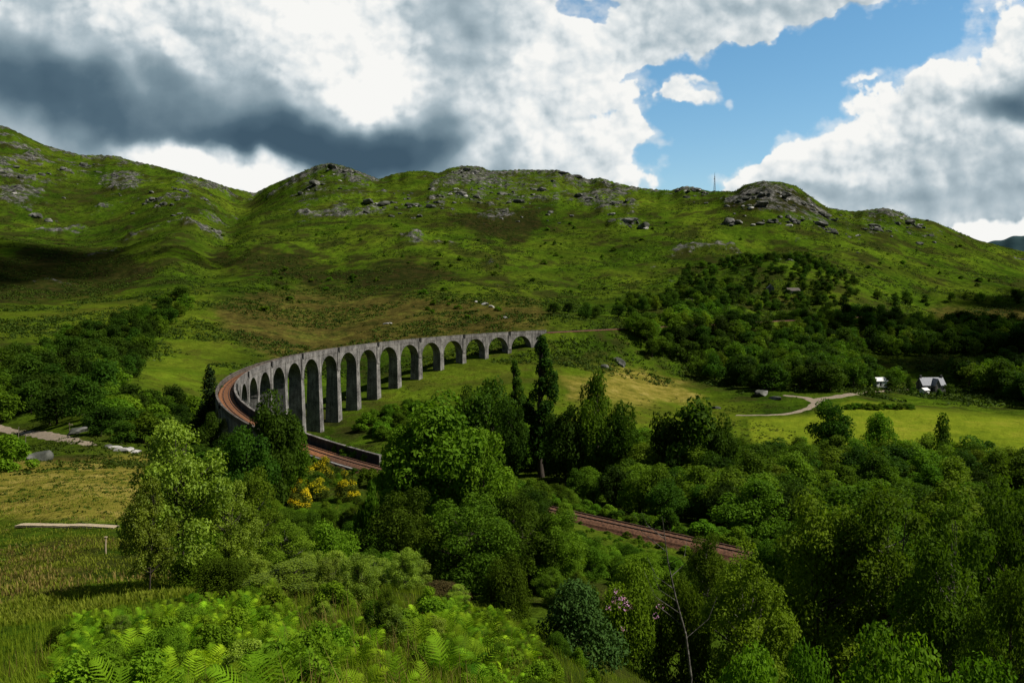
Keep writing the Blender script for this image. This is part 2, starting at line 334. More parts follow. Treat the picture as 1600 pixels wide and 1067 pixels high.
    zs = np.where(out, np.clip(zs, lo, hi), np.where(d < 9, np.minimum(zs, bed-4.5), zs))
    Z = Z.copy(); Z[idx] = zs
    ball = np.zeros_like(Z); ball[idx] = np.where(s > LINE_L-10, np.exp(-np.maximum(d-1.6, 0)**2/2.2), 0)
    ZG = Z
    # cover painted as ground types, with hill shade put into the dark patches
    px, py = project(X, Y, Z)
    def poly(pts, soft=10.0):
        pts = np.array(pts, float); ins = np.zeros(px.shape, bool); dist = np.full(px.shape, 1e9)
        for (x1, y1), (x2, y2) in zip(pts, np.roll(pts, -1, 0)):
            c = ((y1 > py) != (y2 > py)) & (px < (x2-x1)*(py-y1)/(y2-y1+1e-9)+x1); ins ^= c
            t = np.clip(((px-x1)*(x2-x1)+(py-y1)*(y2-y1))/((x2-x1)**2+(y2-y1)**2), 0, 1)
            dist = np.minimum(dist, np.hypot(px-x1-t*(x2-x1), py-y1-t*(y2-y1)))
        return np.clip(.5+np.where(ins, dist, -dist)/soft/2, 0, 1)
    vis = (np.abs(a2) < .7)
    wob = fbm(X/40, Y/40, 3, 30)*.5
    rng = lambda a, b: ((r2 > a) & (r2 < b) & vis).astype(float)
    moor = np.maximum.reduce([poly([(330, 475), (470, 452), (600, 462), (840, 476), (850, 512), (640, 532), (560, 545), (430, 560), (360, 520)], 22)*rng(520, 900),
                              poly([(0, 718), (240, 700), (240, 800), (120, 780), (0, 790)], 14)*rng(40, 190)*.6,
                              poly([(0, 830), (200, 830), (120, 960), (-20, 1010)], 25)*rng(8, 70)*.55,
                              poly([(1450, 480), (1640, 480), (1640, 520), (1480, 515)], 12)*rng(600, 1400)*.8,
                              poly([(1200, 462), (1260, 462), (1260, 476), (1200, 476)], 8)*rng(700, 1050)*.6])
    mead = np.maximum.reduce([poly([(1168, 655), (1262, 648), (1330, 628), (1420, 636), (1700, 662), (1700, 720), (1160, 720), (1176, 690)], 5)*rng(260, 470),
                              .32*poly([(830, 585), (930, 560), (1060, 600), (1180, 640), (1160, 680), (860, 680)], 16)*rng(280, 560),
                              .22*poly([(230, 590), (270, 520), (330, 480), (380, 560), (330, 620), (210, 620)], 16)*rng(300, 800),
                              .25*poly([(-50, 490), (130, 470), (330, 450), (330, 480), (100, 520), (-50, 530)], 14)*rng(500, 1000),
                              .22*poly([(590, 600), (700, 560), (830, 560), (830, 660), (600, 660)], 16)*rng(300, 560)])
    gold = np.maximum(poly([(-20, 712), (120, 722), (240, 702), (235, 760), (215, 812), (-20, 806)], 14)*rng(40, 220), .8*poly([(880, 590), (950, 566), (1050, 592), (1120, 625), (1000, 640), (880, 630)], 14)*rng(300, 560))
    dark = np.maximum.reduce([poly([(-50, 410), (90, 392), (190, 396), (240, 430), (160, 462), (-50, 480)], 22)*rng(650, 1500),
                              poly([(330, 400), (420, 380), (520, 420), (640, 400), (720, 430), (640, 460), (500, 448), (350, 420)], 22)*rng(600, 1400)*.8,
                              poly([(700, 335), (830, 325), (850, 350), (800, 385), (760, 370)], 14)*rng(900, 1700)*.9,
                              poly([(1150, 300), (1210, 290), (1250, 300), (1300, 335), (1230, 330), (1130, 325)], 10)*rng(1000, 1800)*.8])  # dark heather, plus shade of clouds painted into the ground
    rk = np.clip(rk+np.maximum.reduce([.75*poly([(1135, 318), (1165, 290), (1215, 284), (1255, 300), (1300, 345), (1300, 365), (1240, 340), (1170, 326)], 8)*rng(900, 2200), .6*poly([(690, 262), (730, 255), (775, 266), (850, 262), (920, 280), (950, 300), (930, 322), (700, 320), (660, 330)], 12)*rng(900, 2200),
         .5*poly([(440, 290), (510, 252), (600, 285), (560, 320), (460, 330)], 14)*rng(900, 2200), .5*poly([(1040, 290), (1100, 292), (1120, 308), (1030, 312)], 7)*rng(900, 2200), .22*poly([(0, 195), (80, 225), (220, 245), (260, 300), (200, 340), (0, 280)], 18)*rng(1000, 2600), .5*poly([(1310, 328), (1400, 322), (1530, 375), (1440, 372), (1320, 360)], 10)*rng(900, 2200),
         .45*poly([(550, 310), (700, 310), (720, 335), (560, 335)], 8)*rng(900, 2200)]), 0, 1)
    v = np.stack([X, Y, Z], -1).reshape(-1, 3)
    i = np.arange(NA)[:, None]; j = np.arange(NR-1)[None]; i2 = (i+1) % NA
    q = np.stack([i*NR+j, i*NR+j+1, i2*NR+j+1, i2*NR+j], -1).reshape(-1, 4)
    v = np.concatenate([v, [[0, 0, 23.2]]]); c = NA*NR
    ii = np.arange(NA); t = np.stack([np.full(NA, c), ii*NR, ((ii+1) % NA)*NR], -1)
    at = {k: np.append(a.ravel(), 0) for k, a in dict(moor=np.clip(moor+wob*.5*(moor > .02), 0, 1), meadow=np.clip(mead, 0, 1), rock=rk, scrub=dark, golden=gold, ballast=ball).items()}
    return mesh('terrain', v, [q, t], [terrain_mat()], True, at)

def terrain_mat():
    m = bpy.data.materials.new('hill_ground'); m.use_nodes = True; T = NT(m.node_tree)
    P = T.n('ShaderNodeTexCoord').outputs['Object']
    A = lambda k: T.n('ShaderNodeAttribute', attribute_name=k).outputs['Fac']
    n1 = T.noise(P, 1/160, 4); n2 = T.noise(P, 1/34, 5, .6); n3 = T.noise(P, 1/7, 4, .65); n4 = T.noise(P, 1.6, 4, .7)
    mixn = T.m('ADD', T.m('ADD', T.m('MULTIPLY', n1, .45), T.m('MULTIPLY', n2, .4)), T.m('MULTIPLY', n3, .15))
    grass = T.ramp(mixn, [(.35, (.010, .021, .003)), (.44, (.027, .055, .004)), (.52, (.054, .098, .006)), (.61, (.094, .142, .009)), (.71, (.145, .155, .018))])
    warm = T.ss(T.noise(P, 1/75, 4, .6), .42, .62); grass = T.mix(T.m('MULTIPLY', warm, .30), grass, (.066, .066, .009))
    hea = T.ss(T.noise(P, 1/48, 7, .72), .51, .58)
    col = T.mix(T.m('MULTIPLY', hea, .75), grass, (.026, .024, .008))
    moorc = T.ramp(T.m('ADD', T.m('MULTIPLY', n2, .5), T.m('MULTIPLY', n3, .5)), [(.35, (.032, .030, .008)), (.5, (.074, .062, .015)), (.62, (.098, .108, .018)), (.72, (.15, .125, .035))])
    col = T.mix(T.ss(T.m('ADD', A('moor'), T.m('MULTIPLY', T.m('SUBTRACT', n3, .5), .8)), .2, .7), col, moorc)
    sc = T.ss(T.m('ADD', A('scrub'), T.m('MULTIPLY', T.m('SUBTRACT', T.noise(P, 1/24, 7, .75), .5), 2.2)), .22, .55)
    col = T.mix(T.m('MULTIPLY', sc, .86), col, T.ramp(n3, [(.35, (.010, .016, .004)), (.65, (.034, .026, .009))]))  # dark scrub colour, doubling as painted shade on the hills
    tuft = T.ss(T.noise(P, 1/17, 8, .78), .50, .60)                      # clumps of bracken and scrub
    mott = T.ramp(T.noise(P, 1/6, 6, .8), [(.32, (.42, .46, .42)), (.5, (.97, .97, .94)), (.66, (1.5, 1.45, 1.25))])
    col = T.mix(.85, col, mott, 'MULTIPLY')
    col = T.mix(T.m('MULTIPLY', tuft, .70), col, (.011, .018, .004))
    fine = T.ramp(n4, [(.3, (.45, .45, .45)), (.7, (1.35, 1.35, 1.3))])
    col = T.mix(.8, col, fine, 'MULTIPLY')
    mead = T.ramp(T.m('ADD', T.m('MULTIPLY', n2, .6), T.m('MULTIPLY', n3, .4)), [(.34, (.090, .130, .008)), (.5, (.140, .178, .011)), (.66, (.20, .205, .020))])
    col = T.mix(T.m('MULTIPLY', A('meadow'), .92), col, mead)
    gl_ = T.ramp(n3, [(.32, (.085, .085, .012)), (.5, (.155, .135, .022)), (.68, (.25, .20, .05))])
    col = T.mix(T.ss(T.m('ADD', A('golden'), T.m('MULTIPLY', T.m('SUBTRACT', n2, .5), 1.6)), .25, .85), col, gl_)
    rn = T.noise(P, 1/9, 7, .72, dist=.6)
    rock = T.ramp(rn, [(.38, (.012, .013, .012)), (.48, (.055, .055, .05)), (.57, (.115, .11, .10)), (.70, (.27, .26, .24))])
    rf = T.ss(T.m('ADD', T.m('MULTIPLY', A('rock'), .76), T.m('MULTIPLY', T.m('SUBTRACT', T.noise(P, 1/16, 8, .78), .5), 3.6)), .52, .86)
    col = T.mix(rf, col, rock)
    bal = T.ramp(T.noise(P, 5.0, 4, .7), [(.3, (.03, .016, .011)), (.6, (.09, .045, .028)), (.8, (.15, .10, .07))])
    col = T.mix(T.ss(A('ballast'), .3, .7), col, bal)
    hgt = T.m('ADD', T.m('MULTIPLY', T.noise(P, 1/9, 6, .7), 3.0), T.m('MULTIPLY', T.noise(P, 1.2, 4, .7), .35))
    bump = T.n('ShaderNodeBump', {'Strength': .8, 'Distance': 1.0, 'Height': hgt})
    b = T.n('ShaderNodeBsdfPrincipled', {'Base Color': col, 'Roughness': 1.0, 'Specular IOR Level': .0, 'Normal': bump.outputs[0]})
    T.n('ShaderNodeOutputMaterial', {0: b.outputs[0]}); return m

def gz(x, y):
    """terrain height"""
    x = np.asarray(x, float); y = np.asarray(y, float)
    r = np.hypot(x, y); a = np.arctan2(x, y)
    lr = np.log(RR); fr = np.clip((np.log(np.maximum(r, 1.3))-lr[0])/(lr[1]-lr[0]), 0, len(RR)-1.001); ir = fr.astype(int); t = fr-ir
    fa = np.clip(np.interp(a, AZ[:1180], np.arange(1180)), 0, 1178.999); ia = fa.astype(int); u = fa-ia
    return (ZG[ia, ir]*(1-u)*(1-t)+ZG[ia+1, ir]*u*(1-t)+ZG[ia, ir+1]*(1-u)*t+ZG[ia+1, ir+1]*u*t)
def hit(px, py, rmin=4.0):
    """first ground point seen at a pixel"""
    d = ray(px, py); h = math.hypot(d[0], d[1]); rr = RR[RR > rmin]
    x = d[0]/h*rr; y = d[1]/h*rr; z = CZ+d[2]/h*rr
    b = np.nonzero(gz(x, y) >= z)[0]
    k = b[0] if len(b) else len(rr)-1
    return x[k], y[k], float(gz(x[k], y[k]))

tag(obj('terrain', build_terrain()), kind='structure')

def far_mountain():
    n, k = 160, 24; V = []; 
    for i in range(n):
        px = 1380+i*4.0; a = math.atan((px-800)/F); r0 = 5600
        top = height_at(px, 380-10*math.exp(-((px-1600)/60)**2)+2.5*math.sin(px*.05)+1.2*math.sin(px*.21)+(max(0, 1530-px)*.35), r0)
        for j in range(k):
            t = j/(k-1); r = 4200+t*1400; z = -40+(top+40)*t**1.3
            V.append((r*math.sin(a), r*math.cos(a), z+14*math.sin(i*.7+j*1.3)*t*(1-t)))
        V.append((6600*math.sin(a), 6600*math.cos(a), -60))
    k += 1
    q = [(i*k+j, (i+1)*k+j, (i+1)*k+j+1, i*k+j+1) for i in range(n-1) for j in range(k-1)]
    m = bpy.data.materials.new('far_forest_haze'); m.use_nodes = True; T = NT(m.node_tree)
    c = T.ramp(T.noise(T.n('ShaderNodeTexCoord').outputs['Object'], 1/200, 5), [(.35, (.012, .028, .034)), (.65, (.03, .055, .06))])  # blue haze mixed into the dark forest colour
    b = T.n('ShaderNodeBsdfPrincipled', {'Base Color': c, 'Roughness': 1.0, 'Specular IOR Level': 0.0}); T.n('ShaderNodeOutputMaterial', {0: b.outputs[0]})
    tag(obj('mountain', mesh('mountain', V, [q], [m], True)), kind='structure')
far_mountain()

# ---------------------------------------------------------------- unseen clouds overhead, placed so their shade falls on chosen ground
def shade_cloud(gx, gy, gz_, rx, ry, alt, seed, mat):
    import bmesh
    rng = np.random.default_rng(seed); bm = bmesh.new(); bmesh.ops.create_icosphere(bm, subdivisions=3, radius=1.0)
    v0 = np.array([v.co[:] for v in bm.verts]); f0 = np.array([[v.index for v in f.verts] for f in bm.faces]); bm.free()
    V, Fs = [], []
    for i in range(34):
        a = rng.uniform(0, 6.283); q = math.sqrt(rng.random())*.85; s = rng.uniform(.14, .34)*(1.15-q*.5)
        c = np.array([math.cos(a)*q*rx, math.sin(a)*q*ry, rng.uniform(0, .25)*min(rx, ry)])
        w = v0*(1+.25*fbm(v0[:, 0]*2+i, v0[:, 1]*2+v0[:, 2], 3, seed+i))[:, None]
        V.append(w*np.array([rx*s, ry*s, min(rx, ry)*s*.7])+c); Fs.append(f0+len(v0)*i)
    p = Vector((gx, gy, gz_))+SUN*(alt/SUN.z)
    tag(obj('shade_cloud', mesh('shade_cloud', np.concatenate(V), [np.concatenate(Fs)], [mat], True), None, p), kind='structure')
def cloud_mat(clear):
    m = bpy.data.materials.new('cloud_vapour'); m.use_nodes = True; T = NT(m.node_tree)
    fac = T.n('ShaderNodeLayerWeight', {0: .35}).outputs[1]
    b = T.n('ShaderNodeBsdfDiffuse', {0: (.85, .86, .88, 1)}); t = T.n('ShaderNodeBsdfTransparent')
    mx = T.n('ShaderNodeMixShader', {0: T.m('ADD', T.m('MULTIPLY', fac, .70), clear), 1: b.outputs[0], 2: t.outputs[0]})
    T.n('ShaderNodeOutputMaterial', {0: mx.outputs[0]}); return m
CM = cloud_mat(.46); CM_THIN = cloud_mat(.58)
for i, (gx, gy, zz, rx, ry, al) in enumerate(((72, 50, 5, 48, 42, 1000), (380, 620, -15, 210, 120, 1900), (-600, 900, 50, 300, 230, 2400), (640, 900, 40, 170, 110, 2200))):
    shade_cloud(gx, gy, zz, rx, ry, al, 30+i, CM_THIN if i in (0, 2) else CM)  # the first is added only to darken the near slope

# ---------------------------------------------------------------- materials
def simple(name, stops, scale, rough=.85, bump=.0, spec=.3, detail=5, attr=None, coord='Object'):
    m = bpy.data.materials.new(name); m.use_nodes = True; T = NT(m.node_tree)
    P = T.n('ShaderNodeTexCoord').outputs[coord]
    n = T.noise(P, scale, detail, .65); c = T.ramp(n, stops)
    ins = {'Base Color': c, 'Roughness': rough, 'Specular IOR Level': spec}
    if bump: ins['Normal'] = T.n('ShaderNodeBump', {'Strength': bump, 'Distance': .1, 'Height': n}).outputs[0]
    b = T.n('ShaderNodeBsdfPrincipled', ins); T.n('ShaderNodeOutputMaterial', {0: b.outputs[0]}); return m

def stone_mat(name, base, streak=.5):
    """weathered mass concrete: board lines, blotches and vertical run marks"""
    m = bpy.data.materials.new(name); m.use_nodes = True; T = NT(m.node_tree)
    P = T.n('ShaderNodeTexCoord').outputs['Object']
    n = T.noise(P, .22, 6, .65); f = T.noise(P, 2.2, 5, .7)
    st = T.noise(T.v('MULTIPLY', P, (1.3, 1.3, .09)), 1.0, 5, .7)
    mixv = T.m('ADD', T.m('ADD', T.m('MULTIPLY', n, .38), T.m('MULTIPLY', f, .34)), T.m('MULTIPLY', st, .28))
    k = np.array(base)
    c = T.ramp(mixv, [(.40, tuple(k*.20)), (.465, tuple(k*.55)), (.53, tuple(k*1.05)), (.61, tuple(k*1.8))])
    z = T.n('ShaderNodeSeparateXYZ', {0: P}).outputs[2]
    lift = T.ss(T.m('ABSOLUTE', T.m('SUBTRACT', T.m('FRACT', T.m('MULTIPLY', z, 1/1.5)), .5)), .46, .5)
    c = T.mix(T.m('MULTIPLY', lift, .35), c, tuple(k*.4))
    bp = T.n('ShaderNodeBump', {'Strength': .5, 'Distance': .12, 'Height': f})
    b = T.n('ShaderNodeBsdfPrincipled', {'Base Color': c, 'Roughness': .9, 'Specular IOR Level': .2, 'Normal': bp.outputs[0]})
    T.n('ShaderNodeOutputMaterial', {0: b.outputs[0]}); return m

M = dict(
    concrete=stone_mat('weathered_concrete', (.165, .155, .145)),
    pier=stone_mat('pier_concrete', (.19, .18, .165)),
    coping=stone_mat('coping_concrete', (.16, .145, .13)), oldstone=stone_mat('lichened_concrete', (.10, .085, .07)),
    dark=simple('near_black', [(.3, (.006, .006, .006)), (.7, (.014, .014, .013))], 1.0),
    ballast=simple('rusty_ballast', [(.3, (.10, .036, .012)), (.5, (.24, .095, .033)), (.72, (.38, .17, .07))], 3.0, .95, .6),
    darkballast=simple('dark_brown_ballast', [(.3, (.030, .013, .007)), (.5, (.095, .042, .020)), (.72, (.18, .09, .05))], 3.0, .95, .6),
    shade_face=stone_mat('shade_concrete', (.045, .04, .036)),
    rail=simple('rusty_rail', [(.3, (.016, .010, .009)), (.7, (.055, .028, .02))], 4.0, .5, 0, .5),
    sleeper=simple('sleeper_timber', [(.3, (.045, .022, .012)), (.7, (.14, .07, .038))], 2.0, .9),
    steel=simple('galvanised_steel', [(.3, (.12, .125, .13)), (.7, (.22, .225, .23))], .5, .5),
    white=simple('whitewashed_wall', [(.3, (.68, .67, .64)), (.7, (.82, .81, .78))], .8, .8),
    slate=simple('slate_roof', [(.3, (.14, .15, .17)), (.7, (.26, .27, .30))], 1.2, .6),
    glass=simple('window_glass', [(.3, (.02, .025, .03)), (.7, (.05, .055, .06))], .5, .1, 0, .8),
    timber=simple('bleached_timber', [(.3, (.24, .19, .12)), (.7, (.44, .35, .23))], 4.0, .8),
    oldwood=simple('grey_timber', [(.3, (.10, .085, .06)), (.7, (.22, .19, .14))], 6.0, .9),
    dirt=simple('gravel_track', [(.3, (.10, .078, .052)), (.7, (.30, .24, .17))], 1.5, .95, .4),
    rock=simple('schist_rock', [(.34, (.016, .018, .013)), (.47, (.055, .058, .045)), (.58, (.12, .118, .105)), (.72, (.25, .24, .22))], .45, .9, .8, detail=8),
    paleRock=simple('pale_rock', [(.3, (.22, .21, .19)), (.7, (.52, .50, .46))], .6, .9, .6),
    bark=simple('dark_bark', [(.3, (.018, .014, .010)), (.7, (.07, .055, .04))], 9.0, .9, .5),
    birchbark=simple('birch_bark', [(.38, (.016, .014, .011)), (.5, (.075, .068, .055)), (.7, (.22, .20, .17))], 5.0, .8, .3),
)

def leaf_mat(name, dark, light, trans=.40, rough=.7, spec=.05, accent=None, objvar=.35):
    m = bpy.data.materials.new(name); m.use_nodes = True; T = NT(m.node_tree)
    t = T.n('ShaderNodeAttribute', attribute_name='tint').outputs['Fac']
    c = T.ramp(t, [(0, dark), (1, light)] if accent is None else [(0, dark), (.62, light), (.78, light), (.80, accent), (1, accent)])
    rnd = T.n('ShaderNodeObjectInfo').outputs['Random']
    c = T.n('ShaderNodeHueSaturation', {'Color': c, 'Hue': T.n('ShaderNodeMapRange', {'Value': rnd, 'To Min': .5-.012*(objvar/.35), 'To Max': .5+.012*(objvar/.35)}).outputs[0],
            'Value': T.n('ShaderNodeMapRange', {'Value': T.m('FRACT', T.m('MULTIPLY', rnd, 7.31)), 'To Min': 1-objvar, 'To Max': 1+objvar}).outputs[0]}).outputs[0]
    b = T.n('ShaderNodeBsdfPrincipled', {'Base Color': c, 'Roughness': rough, 'Specular IOR Level': spec})
    tc = T.mix(1.0, c, (1.25, 1.3, .55), 'MULTIPLY')
    tr = T.n('ShaderNodeBsdfTranslucent', {'Color': tc})
    ms = T.n('ShaderNodeMixShader', {0: trans, 1: b.outputs[0], 2: tr.outputs[0]})
    T.n('ShaderNodeOutputMaterial', {0: ms.outputs[0]}); return m

L = dict(
    broad=leaf_mat('broadleaf_leaves', (.026, .064, .004), (.108, .195, .010), objvar=.45),
    dark=leaf_mat('dark_leaves', (.013, .035, .003), (.050, .100, .007), objvar=.45),
    birch=leaf_mat('birch_leaves', (.038, .078, .004), (.140, .212, .013), objvar=.40),
    bright=leaf_mat('bright_leaves', (.046, .108, .005), (.150, .262, .014), .4, objvar=.12),
    aspen=leaf_mat('glinting_leaves', (.046, .086, .004), (.25, .345, .026), .35, .5, .15),
    herb=leaf_mat('undergrowth_leaves', (.042, .100, .004), (.185, .30, .012), .4, objvar=.3),
    conifer=leaf_mat('conifer_needles', (.008, .022, .006), (.026, .055, .012), .15),
    shrub=leaf_mat('shrub_leaves', (.028, .068, .003), (.118, .212, .010), objvar=.45),
    rhodo=leaf_mat('rhododendron_leaves', (.016, .044, .008), (.055, .112, .020), .15, .7, .05),
    gorse=leaf_mat('gorse_sprays', (.035, .060, .006), (.10, .125, .012), .2, accent=(.60, .49, .012)),
    rust=leaf_mat('rusty_leaves', (.05, .036, .012), (.12, .09, .03), .2),
    fern=leaf_mat('bracken_fronds', (.045, .115, .003), (.24, .40, .012), .36, objvar=.5),
    grass=leaf_mat('grass_blades', (.050, .082, .003), (.18, .235, .012), .35),
    meadgrass=leaf_mat('meadow_grass', (.060, .082, .006), (.20, .225, .022), .4),
    drygrass=leaf_mat('dry_grass', (.07, .052, .014), (.23, .18, .05), .3),
    pink=leaf_mat('pink_blossom', (.30, .12, .24), (.50, .28, .44), .3),
    heath=leaf_mat('moor_scrub', (.010, .024, .003), (.062, .098, .008), .2),
)

# ---------------------------------------------------------------- plants
def leaf_quads(P, N, size, rng, aspect=.55):
    n = len(P); t = rng.normal(size=(n, 3)); t -= (t*N).sum(1)[:, None]*N; t /= np.linalg.norm(t, axis=1)[:, None]+1e-9
    b = np.cross(N, t); s = size[:, None]; w = s*aspect
    V = np.stack([P-t*s, P+b*w+N*s*.12, P+t*s, P-b*w+N*s*.12], 1).reshape(-1, 3)
    return V, np.arange(4*n).reshape(-1, 4)

def crown_mesh(name, lobes, n, leaf, mat, seed, up=.25, inner=.45, flat=(1, 1, .85), droop=0., accent=0.0):
    rng = np.random.default_rng(seed); lobes = np.array(lobes)
    w = lobes[:, 3]**2; k = rng.choice(len(lobes), n, p=w/w.sum())
    d = rng.normal(size=(n, 3)); d[:, 2] += up; d /= np.linalg.norm(d, axis=1)[:, None]
    rad = lobes[k, 3]*(inner+(1.08-inner)*rng.random(n)**.55)
    P = lobes[k, :3]+d*rad[:, None]*np.array(flat)
    P[:, 2] -= droop*rad*rng.random(n)
    N = d*.7+rng.normal(size=(n, 3))*.55+np.array([0, 0, .35]); N /= np.linalg.norm(N, axis=1)[:, None]
    size = leaf*(.6+.7*rng.random(n)); V, q = leaf_quads(P, N, size, rng)
    lt = rng.random(len(lobes))
    tint = np.clip(.15+.45*lt[k]+.4*rng.random(n), 0, 1)
    if accent:
        fl = (rng.random(len(lobes)) < .45)[k] & (d[:, 2] > -.1) & (rng.random(n) < accent); tint = np.where(fl, .9, tint*.6)
    return mesh(name, V, [q], [mat], False, {'tint': np.repeat(tint, 4)})

def lobes_round(seed, k, rx, rz, cz, lr=.14, low=-.8):
    r = random.Random(seed); out = []
    while len(out) < k:
        x, y, z = (r.uniform(-1, 1) for _ in range(3)); d = math.sqrt(x*x+y*y+z*z)
        if d > 1 or d < .35 or z < low: continue
        taper = 1-.35*max(0, z)
        out.append((x*rx*taper, y*rx*taper, cz+z*rz, lr*r.uniform(.65, 1.35)))
    out.append((0, 0, cz, lr*1.4)); return out

def limbs_mesh(name, lobes, mat, seed, th=.30, rad=.022, ns=1, frac=.75):
    r = random.Random(seed); mb = MB()
    for s in range(ns):
        lean = (r.uniform(-.10, .10), r.uniform(-.10, .10)) if ns > 1 else (r.uniform(-.03, .03), r.uniform(-.03, .03))
        top = max(l[2] for l in lobes)*.92
        pts = [(lean[0]*t+.012*math.sin(5*t+seed), lean[1]*t+.012*math.cos(4*t+seed), -.03+t*(top+.03)) for t in np.linspace(0, 1, 8)]
        mb.tube(pts, [rad*(1.5 if i == 0 else 1)*(1-.85*i/7)/math.sqrt(ns)+.0012 for i in range(8)], 7)
        for l in lobes:
            if r.random() > frac/ns: continue
            c = np.array(l[:3]); z0 = max(th*.6, min(c[2]-.12*r.uniform(.6, 1.6), top*.85)); t = z0/top
            a = np.array([lean[0]*t, lean[1]*t, z0]); mid = a*.5+c*.5+np.array([0, 0, -.02])
            mb.tube([a, mid, c], [rad*.38*(1-t*.6)+.001, rad*.25, rad*.06], 4, False)
    return mb.mesh(name, mat, True)

PROTO = {}
def proto(key, lobes, n, leaf, lm, bark, seed, **kw):
    lk = {k: kw.pop(k) for k in ('th', 'rad', 'ns', 'frac') if k in kw}
    PROTO[key] = (crown_mesh(key+'_crown', lobes, n, leaf, lm, seed, **kw), limbs_mesh(key+'_trunk', lobes, bark, seed, **lk))

def conifer_lobes(seed, k=60, w=.16):
    r = random.Random(seed); out = []
    for i in range(k):
        z = .10+.88*(i/k); rad = w*(1-(z-.1)/.92)**.8; a = i*2.4+r.uniform(-.4, .4); q = rad*r.uniform(.55, 1.0)
        out.append((q*math.cos(a), q*math.sin(a), z-.03*r.random(), .035+rad*.38))
    return out
def poplar_lobes(seed, k=46, w=.12):
    r = random.Random(seed); out = []
    for i in range(k):
        z = .12+.86*i/k; rad = w*math.sin(math.pi*min(1, (z+.05)/1.0))**.6*r.uniform(.3, 1); a = r.uniform(0, 6.28)
        out.append((rad*math.cos(a), rad*math.sin(a), z, .055*r.uniform(.7, 1.3)*(1.2-z*.6)))
    return out
def shrub_lobes(seed, k=16, w=.5):
    r = random.Random(seed); out = []
    for i in range(k):
        a = r.uniform(0, 6.28); q = w*math.sqrt(r.random()); z = (1-(q/w)**2)*r.uniform(.45, .85)+.08
        out.append((q*math.cos(a), q*math.sin(a), z, r.uniform(.13, .24)))
    return out

for v in range(3):
    proto(f'far_broad{v}', lobes_round(40+v, 24, .40, .44, .53, .15, -1), 2800, .032, L['broad'], M['bark'], 100+v, th=.12)
    proto(f'far_dark{v}', lobes_round(50+v, 22, .42, .44, .52, .16, -1), 2800, .034, L['dark'], M['bark'], 110+v, th=.12)
    proto(f'far_birch{v}', lobes_round(60+v, 26, .30, .45, .53, .13, -1), 2400, .029, L['birch'], M['bark'], 120+v, th=.12)
    proto(f'mid_broad{v}', lobes_round(70+v, 46, .40, .44, .53, .125, -1), 8500, .021, L['broad'], M['bark'], 130+v, th=.12)
    proto(f'mid_bright{v}', lobes_round(80+v, 60, .42, .45, .53, .115, -1), 13000, .019, L['bright'], M['bark'], 140+v, th=.12)
    proto(f'mid_birch{v}', lobes_round(90+v, 48, .31, .45, .53, .105, -1), 7500, .019, L['birch'], M['birchbark'], 150+v, inner=.3, th=.14)
    proto(f'mid_dark{v}', lobes_round(95+v, 44, .41, .44, .53, .13, -1), 8500, .022, L['dark'], M['bark'], 160+v, th=.12)
    proto(f'near_birch{v}', lobes_round(200+v, 90, .34, .46, .52, .08, -1), 20000, .0115, L['birch'], M['birchbark'], 170+v, inner=.2, ns=3, rad=.015, droop=.3)
    proto(f'near_aspen{v}', lobes_round(210+v, 80, .37, .47, .52, .078, -1), 16000, .0122, L['aspen'], M['bark'], 180+v, inner=.2, ns=3, rad=.014)
    proto(f'near_broad{v}', lobes_round(220+v, 80, .42, .45, .52, .095, -1), 20000, .013, L['broad'], M['bark'], 190+v, inner=.3, ns=2, rad=.016)
    proto(f'shrub{v}', shrub_lobes(230+v), 3500, .045, L['shrub'], M['bark'], 200+v, rad=.02, ns=3, th=.05)
    proto(f'near_shrub{v}', shrub_lobes(240+v, 40), 16000, .021, L['shrub'], M['bark'], 210+v, rad=.018, ns=4, th=.05)
for v in range(3): proto(f'herb{v}', shrub_lobes(270+v, 26), 5000, .036, L['herb'], M['bark'], 320+v, rad=.012, ns=4, th=.05, inner=.2)
proto('conifer0', conifer_lobes(1), 5200, .016, L['conifer'], M['bark'], 300, up=-.3, frac=.3)
proto('conifer1', conifer_lobes(2, 70, .12), 5200, .014, L['conifer'], M['bark'], 301, up=-.3, frac=.3)
proto('poplar0', poplar_lobes(3), 9000, .012, L['dark'], M['bark'], 302)
proto('gorse0', shrub_lobes(250, 34), 9000, .024, L['gorse'], M['bark'], 303, accent=.85, rad=.02, ns=3, th=.05)
proto('gorse1', shrub_lobes(251, 30), 9000, .024, L['gorse'], M['bark'], 304, accent=.6, rad=.02, ns=3, th=.05)
proto('rhodo0', shrub_lobes(252, 44), 13000, .024, L['rhodo'], M['bark'], 305, rad=.02, ns=3, th=.05)
proto('rust0', shrub_lobes(253, 26), 7000, .022, L['rust'], M['bark'], 306, rad=.02, ns=3, th=.05)

WID = {'far_broad': 1.05, 'far_dark': 1.1, 'far_birch': .84, 'mid_broad': .98, 'mid_bright': 1.02, 'mid_birch': .78, 'mid_dark': 1.0, 'near_birch': .80, 'near_aspen': .84,
       'near_broad': .98, 'shrub': 1.3, 'near_shrub': 1.3, 'conifer': .40, 'poplar': .32, 'gorse': 1.3, 'rhodo': 1.3, 'rust': 1.3, 'herb': 1.3}
def plant(key, x, y, h, w, name, label, cat, group=None, sink=.0, parts=('crown', 'trunk')):
    """one tree or shrub standing on the ground"""
    base = key.rstrip('0123456789'); z = float(gz(x, y))-sink
    e = bpy.data.objects.new(name, None); COL.objects.link(e); e.empty_display_size = .2
    e.location = (x, y, z); e.rotation_euler = (0, 0, R.uniform(0, 6.28)); s = w/WID[base]
    e.scale = (s, s, h)
    tag(e, label, cat, group)
    c, t = PROTO[key]
    obj(parts[0], c, e); obj(parts[1], t, e)
    return e
